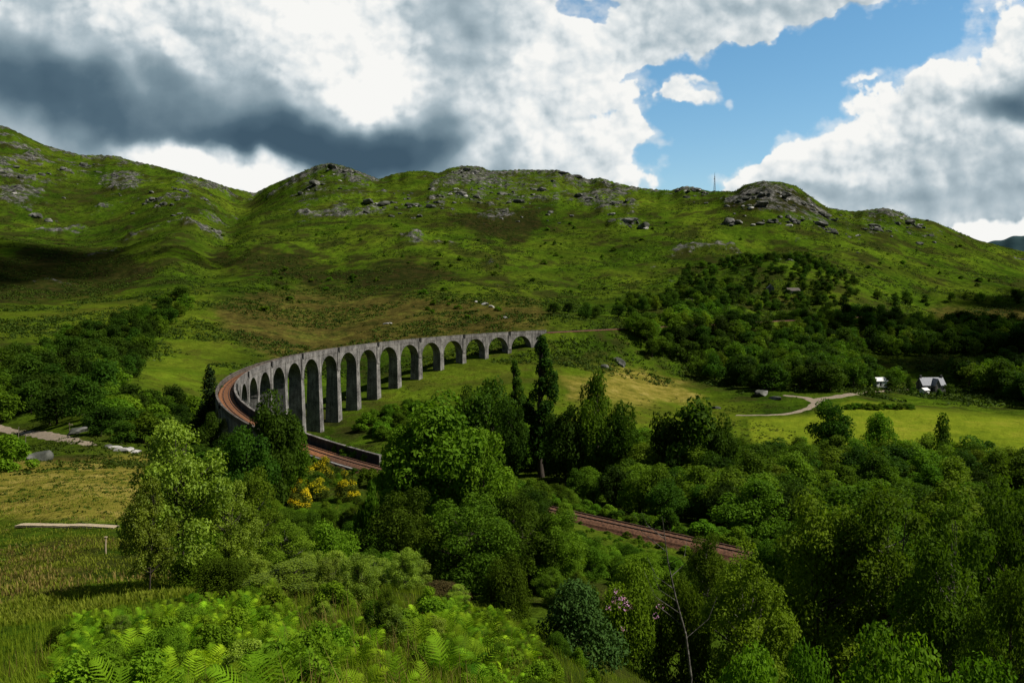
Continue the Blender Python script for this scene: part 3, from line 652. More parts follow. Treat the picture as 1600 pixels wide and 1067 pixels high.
def plant_px(key, px, top, wpx, r, name, label, cat, group=None, **kw):
    a = math.atan((px-800)/F); x, y = r*math.sin(a), r*math.cos(a)
    h = height_at(px, top, r)-float(gz(x, y)); w = wpx/F*y
    if h < .3: print('LOW', name, label, px, top, r, round(h, 2)); h = .5
    return plant(key, x, y, h, w, name, label, cat, group, **kw)

# ---------------------------------------------------------------- the viaduct
TRK_SET = TRK
def vp(a, q, z):
    """point at angle a, q metres inside (towards the centre of the curve), height z"""
    return np.stack([CX+(RAD-q)*np.cos(a), CY+(RAD-q)*np.sin(a), np.broadcast_to(z, np.shape(a))], -1)
HW = 2.75; HSPAN = 7.62; CROWN = 3.0
via = tag(bpy.data.objects.new('viaduct', None), 'long curved grey concrete railway viaduct of many tall round arches', 'viaduct'); COL.objects.link(via)
_m = vp(np.array([3.0]), 0, -20)[0]; via.location = (0, 0, 0)

def sweep(section, a, zoff=0.0):
    """closed section [(q,z)] swept along angles a, z relative to the deck top"""
    k = len(section); V = np.concatenate([vp(np.array([t]*k), np.array([s[0] for s in section]), np.array([s[1] for s in section])+deck_top(t)+zoff) for t in a])
    n = len(a); i = np.arange(n-1)[:, None]*k; j = np.arange(k)[None]; j2 = (j+1) % k
    q = np.stack([i+j, i+k+j, i+k+j2, i+j2], -1).reshape(-1, 4)
    return V, [q, np.array([list(range(k))[::-1]]) , np.array([[(n-1)*k+x for x in range(k)]])]

def arch_mesh(ac):
    zt = deck_top(ac); t = np.concatenate([[-9, -HSPAN], -HSPAN*np.cos(np.linspace(0, math.pi, 25))[1:-1], [HSPAN, 9]])
    spring = -CROWN-HSPAN
    bot = np.where(np.abs(t) < HSPAN, spring+np.sqrt(np.maximum(HSPAN**2-t**2, 0)), spring)
    a = ac+t/RAD; n = len(t); top = deck_top(a)+TRK-.25
    V = np.concatenate([vp(a, HW, top), vp(a, HW, zt+bot), vp(a, -HW, top), vp(a, -HW, zt+bot)])
    i = np.arange(n-1); f = []
    f.append(np.stack([i, i+n, i+n+1, i+1], -1)); f.append(np.stack([2*n+i, 2*n+i+1, 3*n+i+1, 3*n+i], -1)); f.append(np.stack([n+i, 3*n+i, 3*n+i+1, n+i+1], -1))
    # a slightly proud ring of voussoirs on both faces
    th = np.linspace(0, math.pi, 33); m = len(th); base = 4*n; ring = []
    for qq in (HW+.04, -HW-.04):
        for rr in (HSPAN+.002, HSPAN+.5): ring.append(vp(ac-rr*np.cos(th)/RAD, qq, zt+spring+rr*np.sin(th)))
    for qq in (HW, -HW): ring.append(vp(ac-(HSPAN+.5)*np.cos(th)/RAD, qq*.98, zt+spring+(HSPAN+.5)*np.sin(th)))
    V = np.concatenate([V]+ring); j = np.arange(m-1); b = lambda k: base+k*m
    f.append(np.stack([b(0)+j, b(0)+j+1, b(1)+j+1, b(1)+j], -1)); f.append(np.stack([b(2)+j, b(3)+j, b(3)+j+1, b(2)+j+1], -1))
    f.append(np.stack([b(1)+j, b(1)+j+1, b(4)+j+1, b(4)+j], -1)); f.append(np.stack([b(3)+j, b(5)+j, b(5)+j+1, b(3)+j+1], -1))
    return mesh('arch', V, f, [M['concrete']])
for i in range(21):
    obj('arch', arch_mesh(PHI0+i*BAY), via)
REFUGE = [1, 3, 5, 7, 9, 11, 13, 15, 17, 19]
for i in range(22):
    a = PHI0+(i-.5)*BAY; z1 = deck_top(a)-CROWN-HSPAN
    c = vp(np.array([a]), 0, 0)[0]; gb = min(float(gz(c[0]+dx, c[1]+dy)) for dx in (-4, 4) for dy in (-4, 4))-1.5
    if gb > z1-.5: gb = z1-.5
    h = z1-gb; rz = a; mb = MB()
    big = i in REFUGE
    w0 = 1.38; w1 = 1.38+.022*h; d0 = HW+.002; d1 = HW+.03*h
    def ring(w, d, z): return [vp(np.array([a+sx*w/RAD]), sq*d, z)[0] for sx, sq in ((-1, -1), (1, -1), (1, 1), (-1, 1))]
    V = ring(w1, d1, gb)+ring(w0, d0, z1); mb.add(V, [(0, 1, 5, 4), (1, 2, 6, 5), (2, 3, 7, 6), (3, 0, 4, 7), (4, 5, 6, 7)])
    V = ring(w0+.12, d0+.12, z1-.45)+ring(w0+.12, d0+.12, z1+.02); mb.add(V, [(0, 1, 5, 4), (1, 2, 6, 5), (2, 3, 7, 6), (3, 0, 4, 7), (4, 5, 6, 7), (3, 2, 1, 0)])
    p = mb.build('pier', M['pier'], via)
    for sq in (-1, 1):                                    # pilaster running up to the parapet
        m2 = MB(); pw = 1.15 if big else .75; pd = .42 if big else .22
        zt = deck_top(a)+TRK-.05
        V = [vp(np.array([a+sx*pw/RAD]), sq*(HW-.05+dd), z)[0] for z in (z1, zt) for sx, dd in ((-1, 0), (1, 0), (1, pd), (-1, pd))]
        m2.add(V, [(0, 1, 5, 4), (1, 2, 6, 5), (2, 3, 7, 6), (3, 0, 4, 7), (4, 5, 6, 7), (3, 2, 1, 0)])
        m2.build('pilaster', M['pier'], p)
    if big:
        for sq in (-1, 1):                                # refuge standing out of the parapet, solid, its opening's shade painted near-black
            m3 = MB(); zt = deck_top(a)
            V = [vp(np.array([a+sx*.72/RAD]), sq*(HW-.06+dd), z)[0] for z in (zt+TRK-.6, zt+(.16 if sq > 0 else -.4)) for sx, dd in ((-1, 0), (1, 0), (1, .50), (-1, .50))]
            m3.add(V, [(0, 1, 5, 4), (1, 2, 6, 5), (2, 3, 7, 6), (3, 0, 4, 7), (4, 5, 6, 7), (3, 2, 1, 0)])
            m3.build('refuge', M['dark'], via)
AW = np.linspace(A0, A1, 190)
for sq in (1, -1):
    AW = np.linspace(A0, A1 if sq > 0 else 3.795, 190)
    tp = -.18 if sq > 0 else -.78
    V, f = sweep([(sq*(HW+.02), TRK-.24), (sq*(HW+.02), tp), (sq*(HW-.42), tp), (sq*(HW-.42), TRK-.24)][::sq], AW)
    side_ = np.concatenate([(np.arange(len(f[0])) % 4 == (2 if sq > 0 else 9)).astype(int), [0, 0]])         # inner face coloured near-black to stand for its shade
    p = obj('parapet', mesh('parapet', V, f, [M['concrete' if sq > 0 else 'oldstone'], M['shade_face']], midx=side_), via)
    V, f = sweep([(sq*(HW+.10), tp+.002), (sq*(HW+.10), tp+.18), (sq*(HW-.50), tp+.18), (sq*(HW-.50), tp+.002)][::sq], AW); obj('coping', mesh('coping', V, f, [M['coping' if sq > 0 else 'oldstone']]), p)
    V, f = sweep([(sq*(HW+.09), TRK-.45), (sq*(HW+.09), TRK-.252), (sq*(HW-.02), TRK-.252), (sq*(HW-.02), TRK-.45)][::sq], AW); obj('string_course', mesh('string_course', V, f, [M['coping']]), via)
for aa, ab in ((A0, PHI0-.5*BAY-.0002), (PHI0+20.5*BAY+.0002, A1)):
    a = np.linspace(aa, ab, 12); V, f = sweep([(HW, -22), (HW, TRK-.26), (-HW, TRK-.26), (-HW, -22)], a)
    obj('abutment', mesh('abutment', V, f, [M['concrete']]), via)

# ---------------------------------------------------------------- railway track
trk = tag(bpy.data.objects.new('railway_track', None), 'single rusty railway track curving over the viaduct and on past the trees', 'railway track'); COL.objects.link(trk)
S = np.arange(-330, LINE_L+150, 2.0); lx, ly, lz, tx, ty = line_point(S); nx, ny = -ty, tx     # nx,ny: left of travel
def strip(name, sec, mat, parent, closed=False):
    k = len(sec); V = np.concatenate([np.stack([lx+nx*o, ly+ny*o, lz+z], -1)[:, None] for o, z in sec], 1).reshape(-1, 3); n = len(lx)
    i = np.arange(n-1)[:, None]*k; j = np.arange(k if closed else k-1)[None]; j2 = (j+1) % k
    q = np.stack([i+j, i+j2, i+k+j2, i+k+j], -1).reshape(-1, 4)
    return obj(name, mesh(name, V, [q], [mat]), parent)
full = (lx, ly, lz, nx, ny)
for lo_, hi_, mt_ in ((-1e9, 0, 'darkballast'), (0, LINE_L-12, 'ballast'), (LINE_L-12, 1e9, 'darkballast')):  # darker off the viaduct; on the near straight this paints in shade
    k_ = np.nonzero((S >= lo_-2) & (S <= hi_))[0]; lx, ly, lz, nx, ny = (v[k_] for v in full)
    strip('ballast', [(-2.30, -.5), (-2.05, -.16), (-1.45, .09), (1.45, .09), (2.05, -.12), (2.30, -.5)], M[mt_], trk)
lx, ly, lz, nx, ny = full
for o in (-.755, .755):
    strip('rail', [(o-.06, .10), (o-.045, .27), (o+.045, .27), (o+.06, .10)], M['rail'], trk, True)
slm = MB(); slm.box((0, 0, .055), (2.6, .26, .14)); slm = slm.mesh('sleeper', M['sleeper'])
sv = np.arange(LINE_L-6, LINE_L+90, .96); rest_s = np.concatenate([np.arange(-100, LINE_L-6, .8), np.arange(LINE_L+90, LINE_L+140, .8)])
x, y, z, ux, uy = line_point(sv)
for k in range(len(sv)): obj('sleeper', slm, trk, (x[k], y[k], z[k]), (0, 0, math.atan2(-ux[k], uy[k])))
mb = MB(); x, y, z, ux, uy = line_point(rest_s)
for k in range(len(rest_s)): mb.box((x[k], y[k], z[k]+.055), (2.6, .26, .14), math.atan2(-ux[k], uy[k]))
tag(mb.build('sleepers_beyond', M['sleeper'], trk), kind='stuff')

# ---------------------------------------------------------------- paths, small works
def drape(name, pts, width, mat, lift=.06, rmin=30):
    P = np.array([hit(px, py, rmin)[:2] for px, py in pts]); d = np.concatenate([[0], np.cumsum(np.hypot(*np.diff(P, axis=0).T))])
    s = np.arange(0, d[-1], 1.5); x = np.interp(s, d, P[:, 0]); y = np.interp(s, d, P[:, 1])
    for _ in range(6): x[1:-1] = (x[:-2]+2*x[1:-1]+x[2:])/4; y[1:-1] = (y[:-2]+2*y[1:-1]+y[2:])/4
    tx = np.gradient(x); ty = np.gradient(y); l = np.hypot(tx, ty); tx /= l; ty /= l
    w = np.broadcast_to(np.interp(s/d[-1], np.linspace(0, 1, len(width)), width) if np.ndim(width) else width, x.shape)
    rows = []
    for o in (-.5, -.25, 0, .25, .5):
        ww = w*o*(1+.12*np.sin(s*.7+o*5)); X = x-ty*ww; Y = y+tx*ww; rows.append(np.stack([X, Y, gz(X, Y)+lift*(1.0 if abs(o) < .5 else .2)], -1))
    V = np.stack(rows, 1).reshape(-1, 3); n = len(x); i = np.arange(n-1)[:, None]*5; j = np.arange(4)[None]
    q = np.stack([i+j, i+5+j, i+5+j+1, i+j+1], -1).reshape(-1, 4)
    return tag(obj(name, mesh(name, V, [q], [mat], True)), kind='structure')
drape('road', [(1150, 651), (1200, 650), (1238, 648), (1262, 641), (1272, 632), (1282, 625), (1320, 618), (1360, 613), (1400, 610), (1440, 608)], [2.4, 2.8, 3.2, 4, 6, 5, 3, 2.6, 2.6, 2.6], M['dirt'], .12, 250)
drape('path', [(1276, 630), (1262, 623), (1240, 620), (1222, 619)], [5, 5, 4, 2], M['dirt'], .09, 250)
drape('footpath', [(-30, 662), (0, 668), (40, 676), (80, 684), (125, 692), (150, 697)], 4.0, M['dirt'], .12, 60)

def px_xy(px, r): a = math.atan((px-800)/F); return r*math.sin(a), r*math.cos(a)
# boardwalk over the boggy meadow
x0, y0, z0 = hit(28, 826, 20); x1, y1, z1 = hit(182, 826, 20)
bw = tag(bpy.data.objects.new('boardwalk', None), 'pale timber boardwalk crossing the rough brown meadow', 'boardwalk'); COL.objects.link(bw)
n = 44; ang = math.atan2(y1-y0, x1-x0); mb = MB(); zz = [max(float(gz(x0+(x1-x0)*t, y0+(y1-y0)*t)) for t in np.linspace(max(0, c-.1), min(1, c+.1), 5))+.13 for c in np.linspace(0, 1, n)]
for k in range(n):
    t = (k+.5)/n; mb.box((x0+(x1-x0)*t, y0+(y1-y0)*t, zz[k]), (math.hypot(x1-x0, y1-y0)/n*.9, .75, .05), ang)
mb.build('planks', M['timber'], bw)
for sgn in (-1, 1):
    m2 = MB(); pts = [(x0+(x1-x0)*k/(n-1)-math.sin(ang)*.30*sgn, y0+(y1-y0)*k/(n-1)+math.cos(ang)*.30*sgn, zz[k]-.10) for k in range(n)]; m2.tube(pts, .09, 4); m2.build('bearer', M['timber'], bw)

def post(px, py, h, rad, name, label, mat, rmin=20, cap=None):
    x, y, z = hit(px, py, rmin); e = bpy.data.objects.new(name, None); COL.objects.link(e); e.location = (x, y, z); tag(e, label, 'post')
    mb = MB(); mb.tube([(0, 0, -.3), (.01*h, 0, h*.5), (.03*h, .01*h, h)], [rad*1.1, rad, rad*.85], 8); mb.build('shaft', mat, e, True)
    if cap: mb = MB(); mb.box((.03*h, .01*h, h+.03), (rad*3, rad*3, .06)); mb.build('cap', mat, e)
    return e
post(165, 866, 1.05, .055, 'wooden_post', 'weathered pale wooden post beside the bushy leafy tree', M['timber'], 20, True)
post(29, 703, 5.2, .08, 'pole', 'tall thin grey pole beside the gravel footpath', M['oldwood'], 60, True)
post(40, 702, 3.2, .07, 'pole', 'shorter thin grey pole beside the gravel footpath', M['oldwood'], 60, True)
x, y, z = hit(109, 678, 60); sg = bpy.data.objects.new('signpost', None); COL.objects.link(sg); sg.location = (x, y, z)
tag(sg, 'small wooden signpost where the footpath meets the trees', 'signpost')
mb = MB(); mb.tube([(0, 0, -.3), (0, 0, 2.6)], .09, 8); mb.build('post', M['oldwood'], sg)
mb = MB(); mb.box((.35, -.1, 2.2), (1.1, .06, .34)); mb.build('board', M['timber'], sg)

# ---------------------------------------------------------------- houses, mast
def gable(mb_w, mb_r, c, L_, W_, H_, rise, rz, over=.35, th=.22):
    """gabled body: walls to mb_w, two roof slabs to mb_r; ridge along local x"""
    ca, sa = math.cos(rz), math.sin(rz)
    def tr(v): v = np.array(v, float); return np.stack([v[:, 0]*ca-v[:, 1]*sa+c[0], v[:, 0]*sa+v[:, 1]*ca+c[1], v[:, 2]+c[2]], 1)
    l, w = L_/2, W_/2
    V = [(-l, -w, -1), (l, -w, -1), (l, w, -1), (-l, w, -1), (-l, -w, H_), (l, -w, H_), (l, w, H_), (-l, w, H_), (-l, 0, H_+rise), (l, 0, H_+rise)]
    mb_w.add(tr(V), [(0, 1, 5, 4), (2, 3, 7, 6)], [(1, 2, 6, 9, 5)], [(3, 0, 4, 8, 7)])
    lo = l+over
    for s in (-1, 1):
        k = rise/w; yo = w+over
        P = [(-lo, 0, H_+rise+.03), (lo, 0, H_+rise+.03), (lo, s*yo, H_-k*over+.03), (-lo, s*yo, H_-k*over+.03)]
        Q = [(a, b, d+th) for a, b, d in P]; f = [(0, 1, 2, 3), (7, 6, 5, 4), (0, 4, 5, 1), (1, 5, 6, 2), (2, 6, 7, 3), (3, 7, 4, 0)]
        mb_r.add(tr(P+Q), f)
def house(px, r, label, L_, W_, H_, rise, rz, roofmat, wallmat, dormer=False, annex=False, name='house', cat='house', nwin=3, lift=0):
    x, y = px_xy(px, r); z = float(gz(x, y))+lift
    e = bpy.data.objects.new(name, None); COL.objects.link(e); e.location = (x, y, z); e.rotation_euler = (0, 0, rz); tag(e, label, cat)
    w = MB(); rf = MB(); gable(w, rf, (0, 0, 0), L_, W_, H_, rise, 0)
    if dormer: gable(w, rf, (L_*.06, -W_*.42, 0), W_*.75, W_*.42, H_+.2, rise*.86, math.pi/2, .25)
    if annex: gable(w, rf, (-L_*.36, -W_*.62, 0), 3.2, 3.0, 2.4, 1.2, math.pi/2, .2)
    w.build('wall', wallmat, e); r_ = rf.build('roof', roofmat, e)
    if dormer:
        for cx in (-L_*.5+.6, L_*.5-.6):
            m2 = MB(); m2.box((cx, 0, H_+rise+.5), (.8, .9, 1.6)); m2.box((cx, 0, H_+rise+1.36), (1.0, 1.1, .14)); m2.build('chimney', wallmat, r_)
    for k in range(nwin):
        wx = -L_*.4+L_*.8*k/max(1, nwin-1)
        m2 = MB(); m2.box((wx, -W_/2-.02, H_*.55), (1.1, .1, 1.3)); fo = m2.build('window', M['white'], e)
        m3 = MB(); m3.box((wx, -W_/2-.08, H_*.55), (.9, .04, 1.1)); m3.build('pane', M['glass'], fo)
    m2 = MB(); m2.box((-L_*.12, -W_/2-.03, 1.0), (1.0, .1, 2.0)); m2.build('door', M['dark'], e)
    return e
house(1457, 540, 'grey roofed stone cottage with a central gable among dark trees', 13.5, 7.5, 3.4, 4.0, .06, M['slate'], M['concrete'], True, False, nwin=4, lift=.6)
house(1447, 528, 'small white lean-to outhouse in front of the grey roofed cottage', 4.2, 3.4, 2.3, 1.0, .5, M['white'], M['white'], name='outhouse', cat='outhouse', nwin=1)
house(1377, 530, 'white low shed with a pale roof half hidden by trees', 6.5, 4.5, 2.8, 1.7, .15, M['white'], M['white'], name='shed', cat='shed', nwin=1, lift=1.6)
house(1203, 845, 'pale gable ended house high in the wooded knoll', 9, 6.5, 4.4, 3.4, 1.35, M['slate'], M['concrete'], nwin=2, lift=1.5)
house(1238, 850, 'low brown roofed house among the trees of the knoll', 12, 6, 3.0, 2.6, .1, simple('brown_roof', [(.3, (.06, .05, .04)), (.7, (.12, .10, .085))], 1.0), M['concrete'], nwin=4, lift=-1.7)

x, y = px_xy(1114, 1440); z = float(gz(x, y)); H_ = height_at(1114, 269, 1440)-z
ms = bpy.data.objects.new('radio_mast', None); COL.objects.link(ms); ms.location = (x, y, z); tag(ms, 'slender steel lattice mast standing on the skyline ridge', 'radio mast')
for k in range(4):
    mb = MB(); a = k*math.pi/2+.5; mb.tube([(2.3*math.cos(a), 2.3*math.sin(a), -1), (.5*math.cos(a), .5*math.sin(a), H_*.8)], .22, 5); mb.build('leg', M['steel'], ms)
mb = MB()
for j in range(9):
    for k in range(4):
        def q(t, k): w = 2.3-1.8*t; a = k*math.pi/2+.5; return (w*math.cos(a), w*math.sin(a), t*H_*.8)
        mb.tube([q(j/9, k), q((j+1)/9, k+1)], .10, 4); mb.tube([q(j/9, k), q(j/9, k+1)], .10, 4)
mb.build('bracing', M['steel'], ms)
mb = MB(); mb.tube([(0, 0, H_*.78), (0, 0, H_)], [.35, .12], 6); mb.build('antenna', M['steel'], ms)
mb = MB(); mb.tube([(-.9, 0, H_*.66), (-1.3, 0, H_*.66)], [.9, .9], 10); mb.build('dish', M['steel'], ms)

# ---------------------------------------------------------------- rocks
def rock_mesh(seed, mat, flat=.7):
    import bmesh
    bm = bmesh.new(); bmesh.ops.create_icosphere(bm, subdivisions=4, radius=1.0)
    V = np.array([v.co[:] for v in bm.verts]); F_ = np.array([[v.index for v in f.verts] for f in bm.faces]); bm.free()
    rng = np.random.default_rng(seed)
    for _ in range(16):                                   # knock planes off, as rock breaks
        n = rng.normal(size=3); n /= np.linalg.norm(n); d = rng.uniform(.55, .92); e = V@n-d; V -= np.where(e > 0, e, 0)[:, None]*n*.92
    V *= (1+.10*fbm(V[:, 0]*2.2+seed+V[:, 2], V[:, 1]*2.2+V[:, 2]*1.3, 4, seed))[:, None]
    V[:, 2] *= flat
    return mesh('boulder', V, [F_], [mat], False)
ROCK = [rock_mesh(s, M['rock'], .6+.1*(s % 3)) for s in range(5)]; PALE = [rock_mesh(9+s, M['paleRock'], .6) for s in range(3)]
def boulder(x, y, s, label, group=None, pale=False, sx=1.0, cat='boulder', sink=.25):
    o = obj('boulder', R.choice(PALE if pale else ROCK), None, (x, y, float(gz(x, y))+s*(.35-sink)), (R.uniform(-.2, .2), R.uniform(-.2, .2), R.uniform(0, 6.28)), (s*sx, s, s)); tag(o, label, cat, group); return o
for px, py, s, sx, lab in ((968, 566, 4.0, 2.6, 'broad grey rock outcrop on the grassy rise behind the columnar tree'), (945, 570, 3.0, 1.4, 'smaller grey rock at the foot of the outcrop behind the columnar tree'),
                           (1190, 612, 3.6, 3.2, 'long low grey rock outcrop beside the gravel road'), (1212, 620, 2.4, 2.2, 'rounded grey rock at the end of the roadside outcrop'), (1120, 634, 2.2, 1.2, 'lone dark boulder on the meadow above the round tree'),
                           (60, 714, 2.6, 1.5, 'mossy boulder heap below the gravel footpath'), (120, 673, 2.6, 1.2, 'brown boulder behind the wooden signpost')):
    x, y, z = hit(px, py+4, 60); boulder(x, y, s, lab, sx=sx)
for px, py, s in ((180, 702, 1.1), (192, 706, 1.5), (204, 703, .9), (212, 708, 1.2), (170, 700, .8)):
    x, y, z = hit(px, py, 60); boulder(x, y, s, 'pale stone in the stream bed beyond the brown meadow', 'pale stones in the stream bed', px % 4 == 0, 1.5)
for px, py, s in ((757, 478, 3.2), (768, 481, 2.4), (603, 507, 1.6), (611, 507, 1.3), (790, 497, 1.8), (744, 473, 1.5), (330, 600, 1.0)):
    x, y, z = hit(px, py, 300); boulder(x, y, s, 'pale boulder lying on the brown moor above the viaduct', 'pale boulders on the brown moor', True, 1.6)
ZONES = [((470, 560), (262, 300), 16, 'peak above the notch'), ((660, 760), (266, 330), 34, 'central rocky summit'), ((760, 960), (280, 350), 34, 'long rocky crest'), ((560, 660), (300, 350), 12, 'ledge under the grassy saddle'),
         ((1050, 1110), (296, 320), 10, 'knob beside the mast'), ((1130, 1300), (300, 350), 26, 'dark dome east of the mast'), ((1300, 1480), (335, 400), 16, 'falling east ridge'), ((20, 220), (235, 330), 20, 'high western shoulder'), ((200, 330), (270, 345), 12, 'western slope above the notch')]
for (xa, xb), (ya, yb), n, zn in ZONES:
    for _ in range(n):
        x, y, z = hit(R.uniform(xa, xb), R.uniform(ya, yb), 700)
        if math.hypot(x, y) > 2500: continue
        boulder(x, y, R.uniform(1.6, 4.6)*(1.5 if R.random() < .2 else 1), f'grey crag boulder on the {zn}', f'grey boulders on the {zn}', R.random() < .06, R.uniform(.8, 1.8), sink=.42)

CRAGS = [(685, 318, 'central'), (672, 324, 'central'), (720, 306, 'central'), (745, 310, 'central'), (785, 306, 'central'), (730, 268, 'summit'), (742, 272, 'summit'), (716, 272, 'summit'), (812, 318, 'central'), (905, 308, 'crest'), (922, 316, 'crest'), (880, 272, 'crest'), (900, 277, 'crest'), (845, 300, 'crest'), (960, 318, 'crest'),
         (600, 322, 'ledge'), (640, 322, 'ledge'), (575, 318, 'ledge'), (520, 264, 'peak'), (540, 272, 'peak'), (492, 296, 'peak'), (470, 305, 'peak'), (1060, 299, 'knob'), (1085, 302, 'knob'), (1140, 348, 'dome'), (1155, 352, 'dome'), (1165, 315, 'dome'), (1190, 322, 'dome'), (1225, 312, 'dome'), (1255, 322, 'dome'), (1210, 348, 'dome'), (1240, 350, 'dome'), (1280, 352, 'dome'), (1303, 365, 'dome'), (1290, 340, 'dome'), (1365, 355, 'ridge'), (1372, 362, 'ridge'), (1420, 352, 'ridge'),
         (1005, 356, 'slope'), (980, 350, 'slope'), (240, 316, 'west'), (255, 322, 'west'), (215, 252, 'west'), (100, 266, 'west'), (60, 343, 'west'), (75, 348, 'west'), (130, 262, 'west'), (25, 262, 'west'), (290, 300, 'west')]
CN = dict(central='below the central summit', summit='crowning the central summit', crest='on the long rocky crest', ledge='on the ledge under the grassy saddle', peak='on the peak above the notch', knob='on the knob beside the mast', dome='on the dark dome east of the mast', ridge='on the falling east ridge', slope='on the open slope under the crest', west='on the western shoulder')
for px, py, zn in CRAGS:
    x, y, z = hit(px, py, 600)
    if math.hypot(x, y) > 2500: continue
    big = R.uniform(5.5, 10)
    o = boulder(x, y, big, f'broad grey crag {CN[zn]}', f'grey crags {CN[zn]}', False, R.uniform(1.0, 1.7), 'crag', .30); o.name = 'crag'
    for _ in range(R.randrange(3, 7)):
        q = R.uniform(2, 5); boulder(x+R.uniform(-20, 20), y+R.uniform(-10, 10), q, f'grey rock lying about the crags {CN[zn]}', f'grey rocks about the crags {CN[zn]}', R.random() < .12, R.uniform(.8, 1.8), sink=.40)

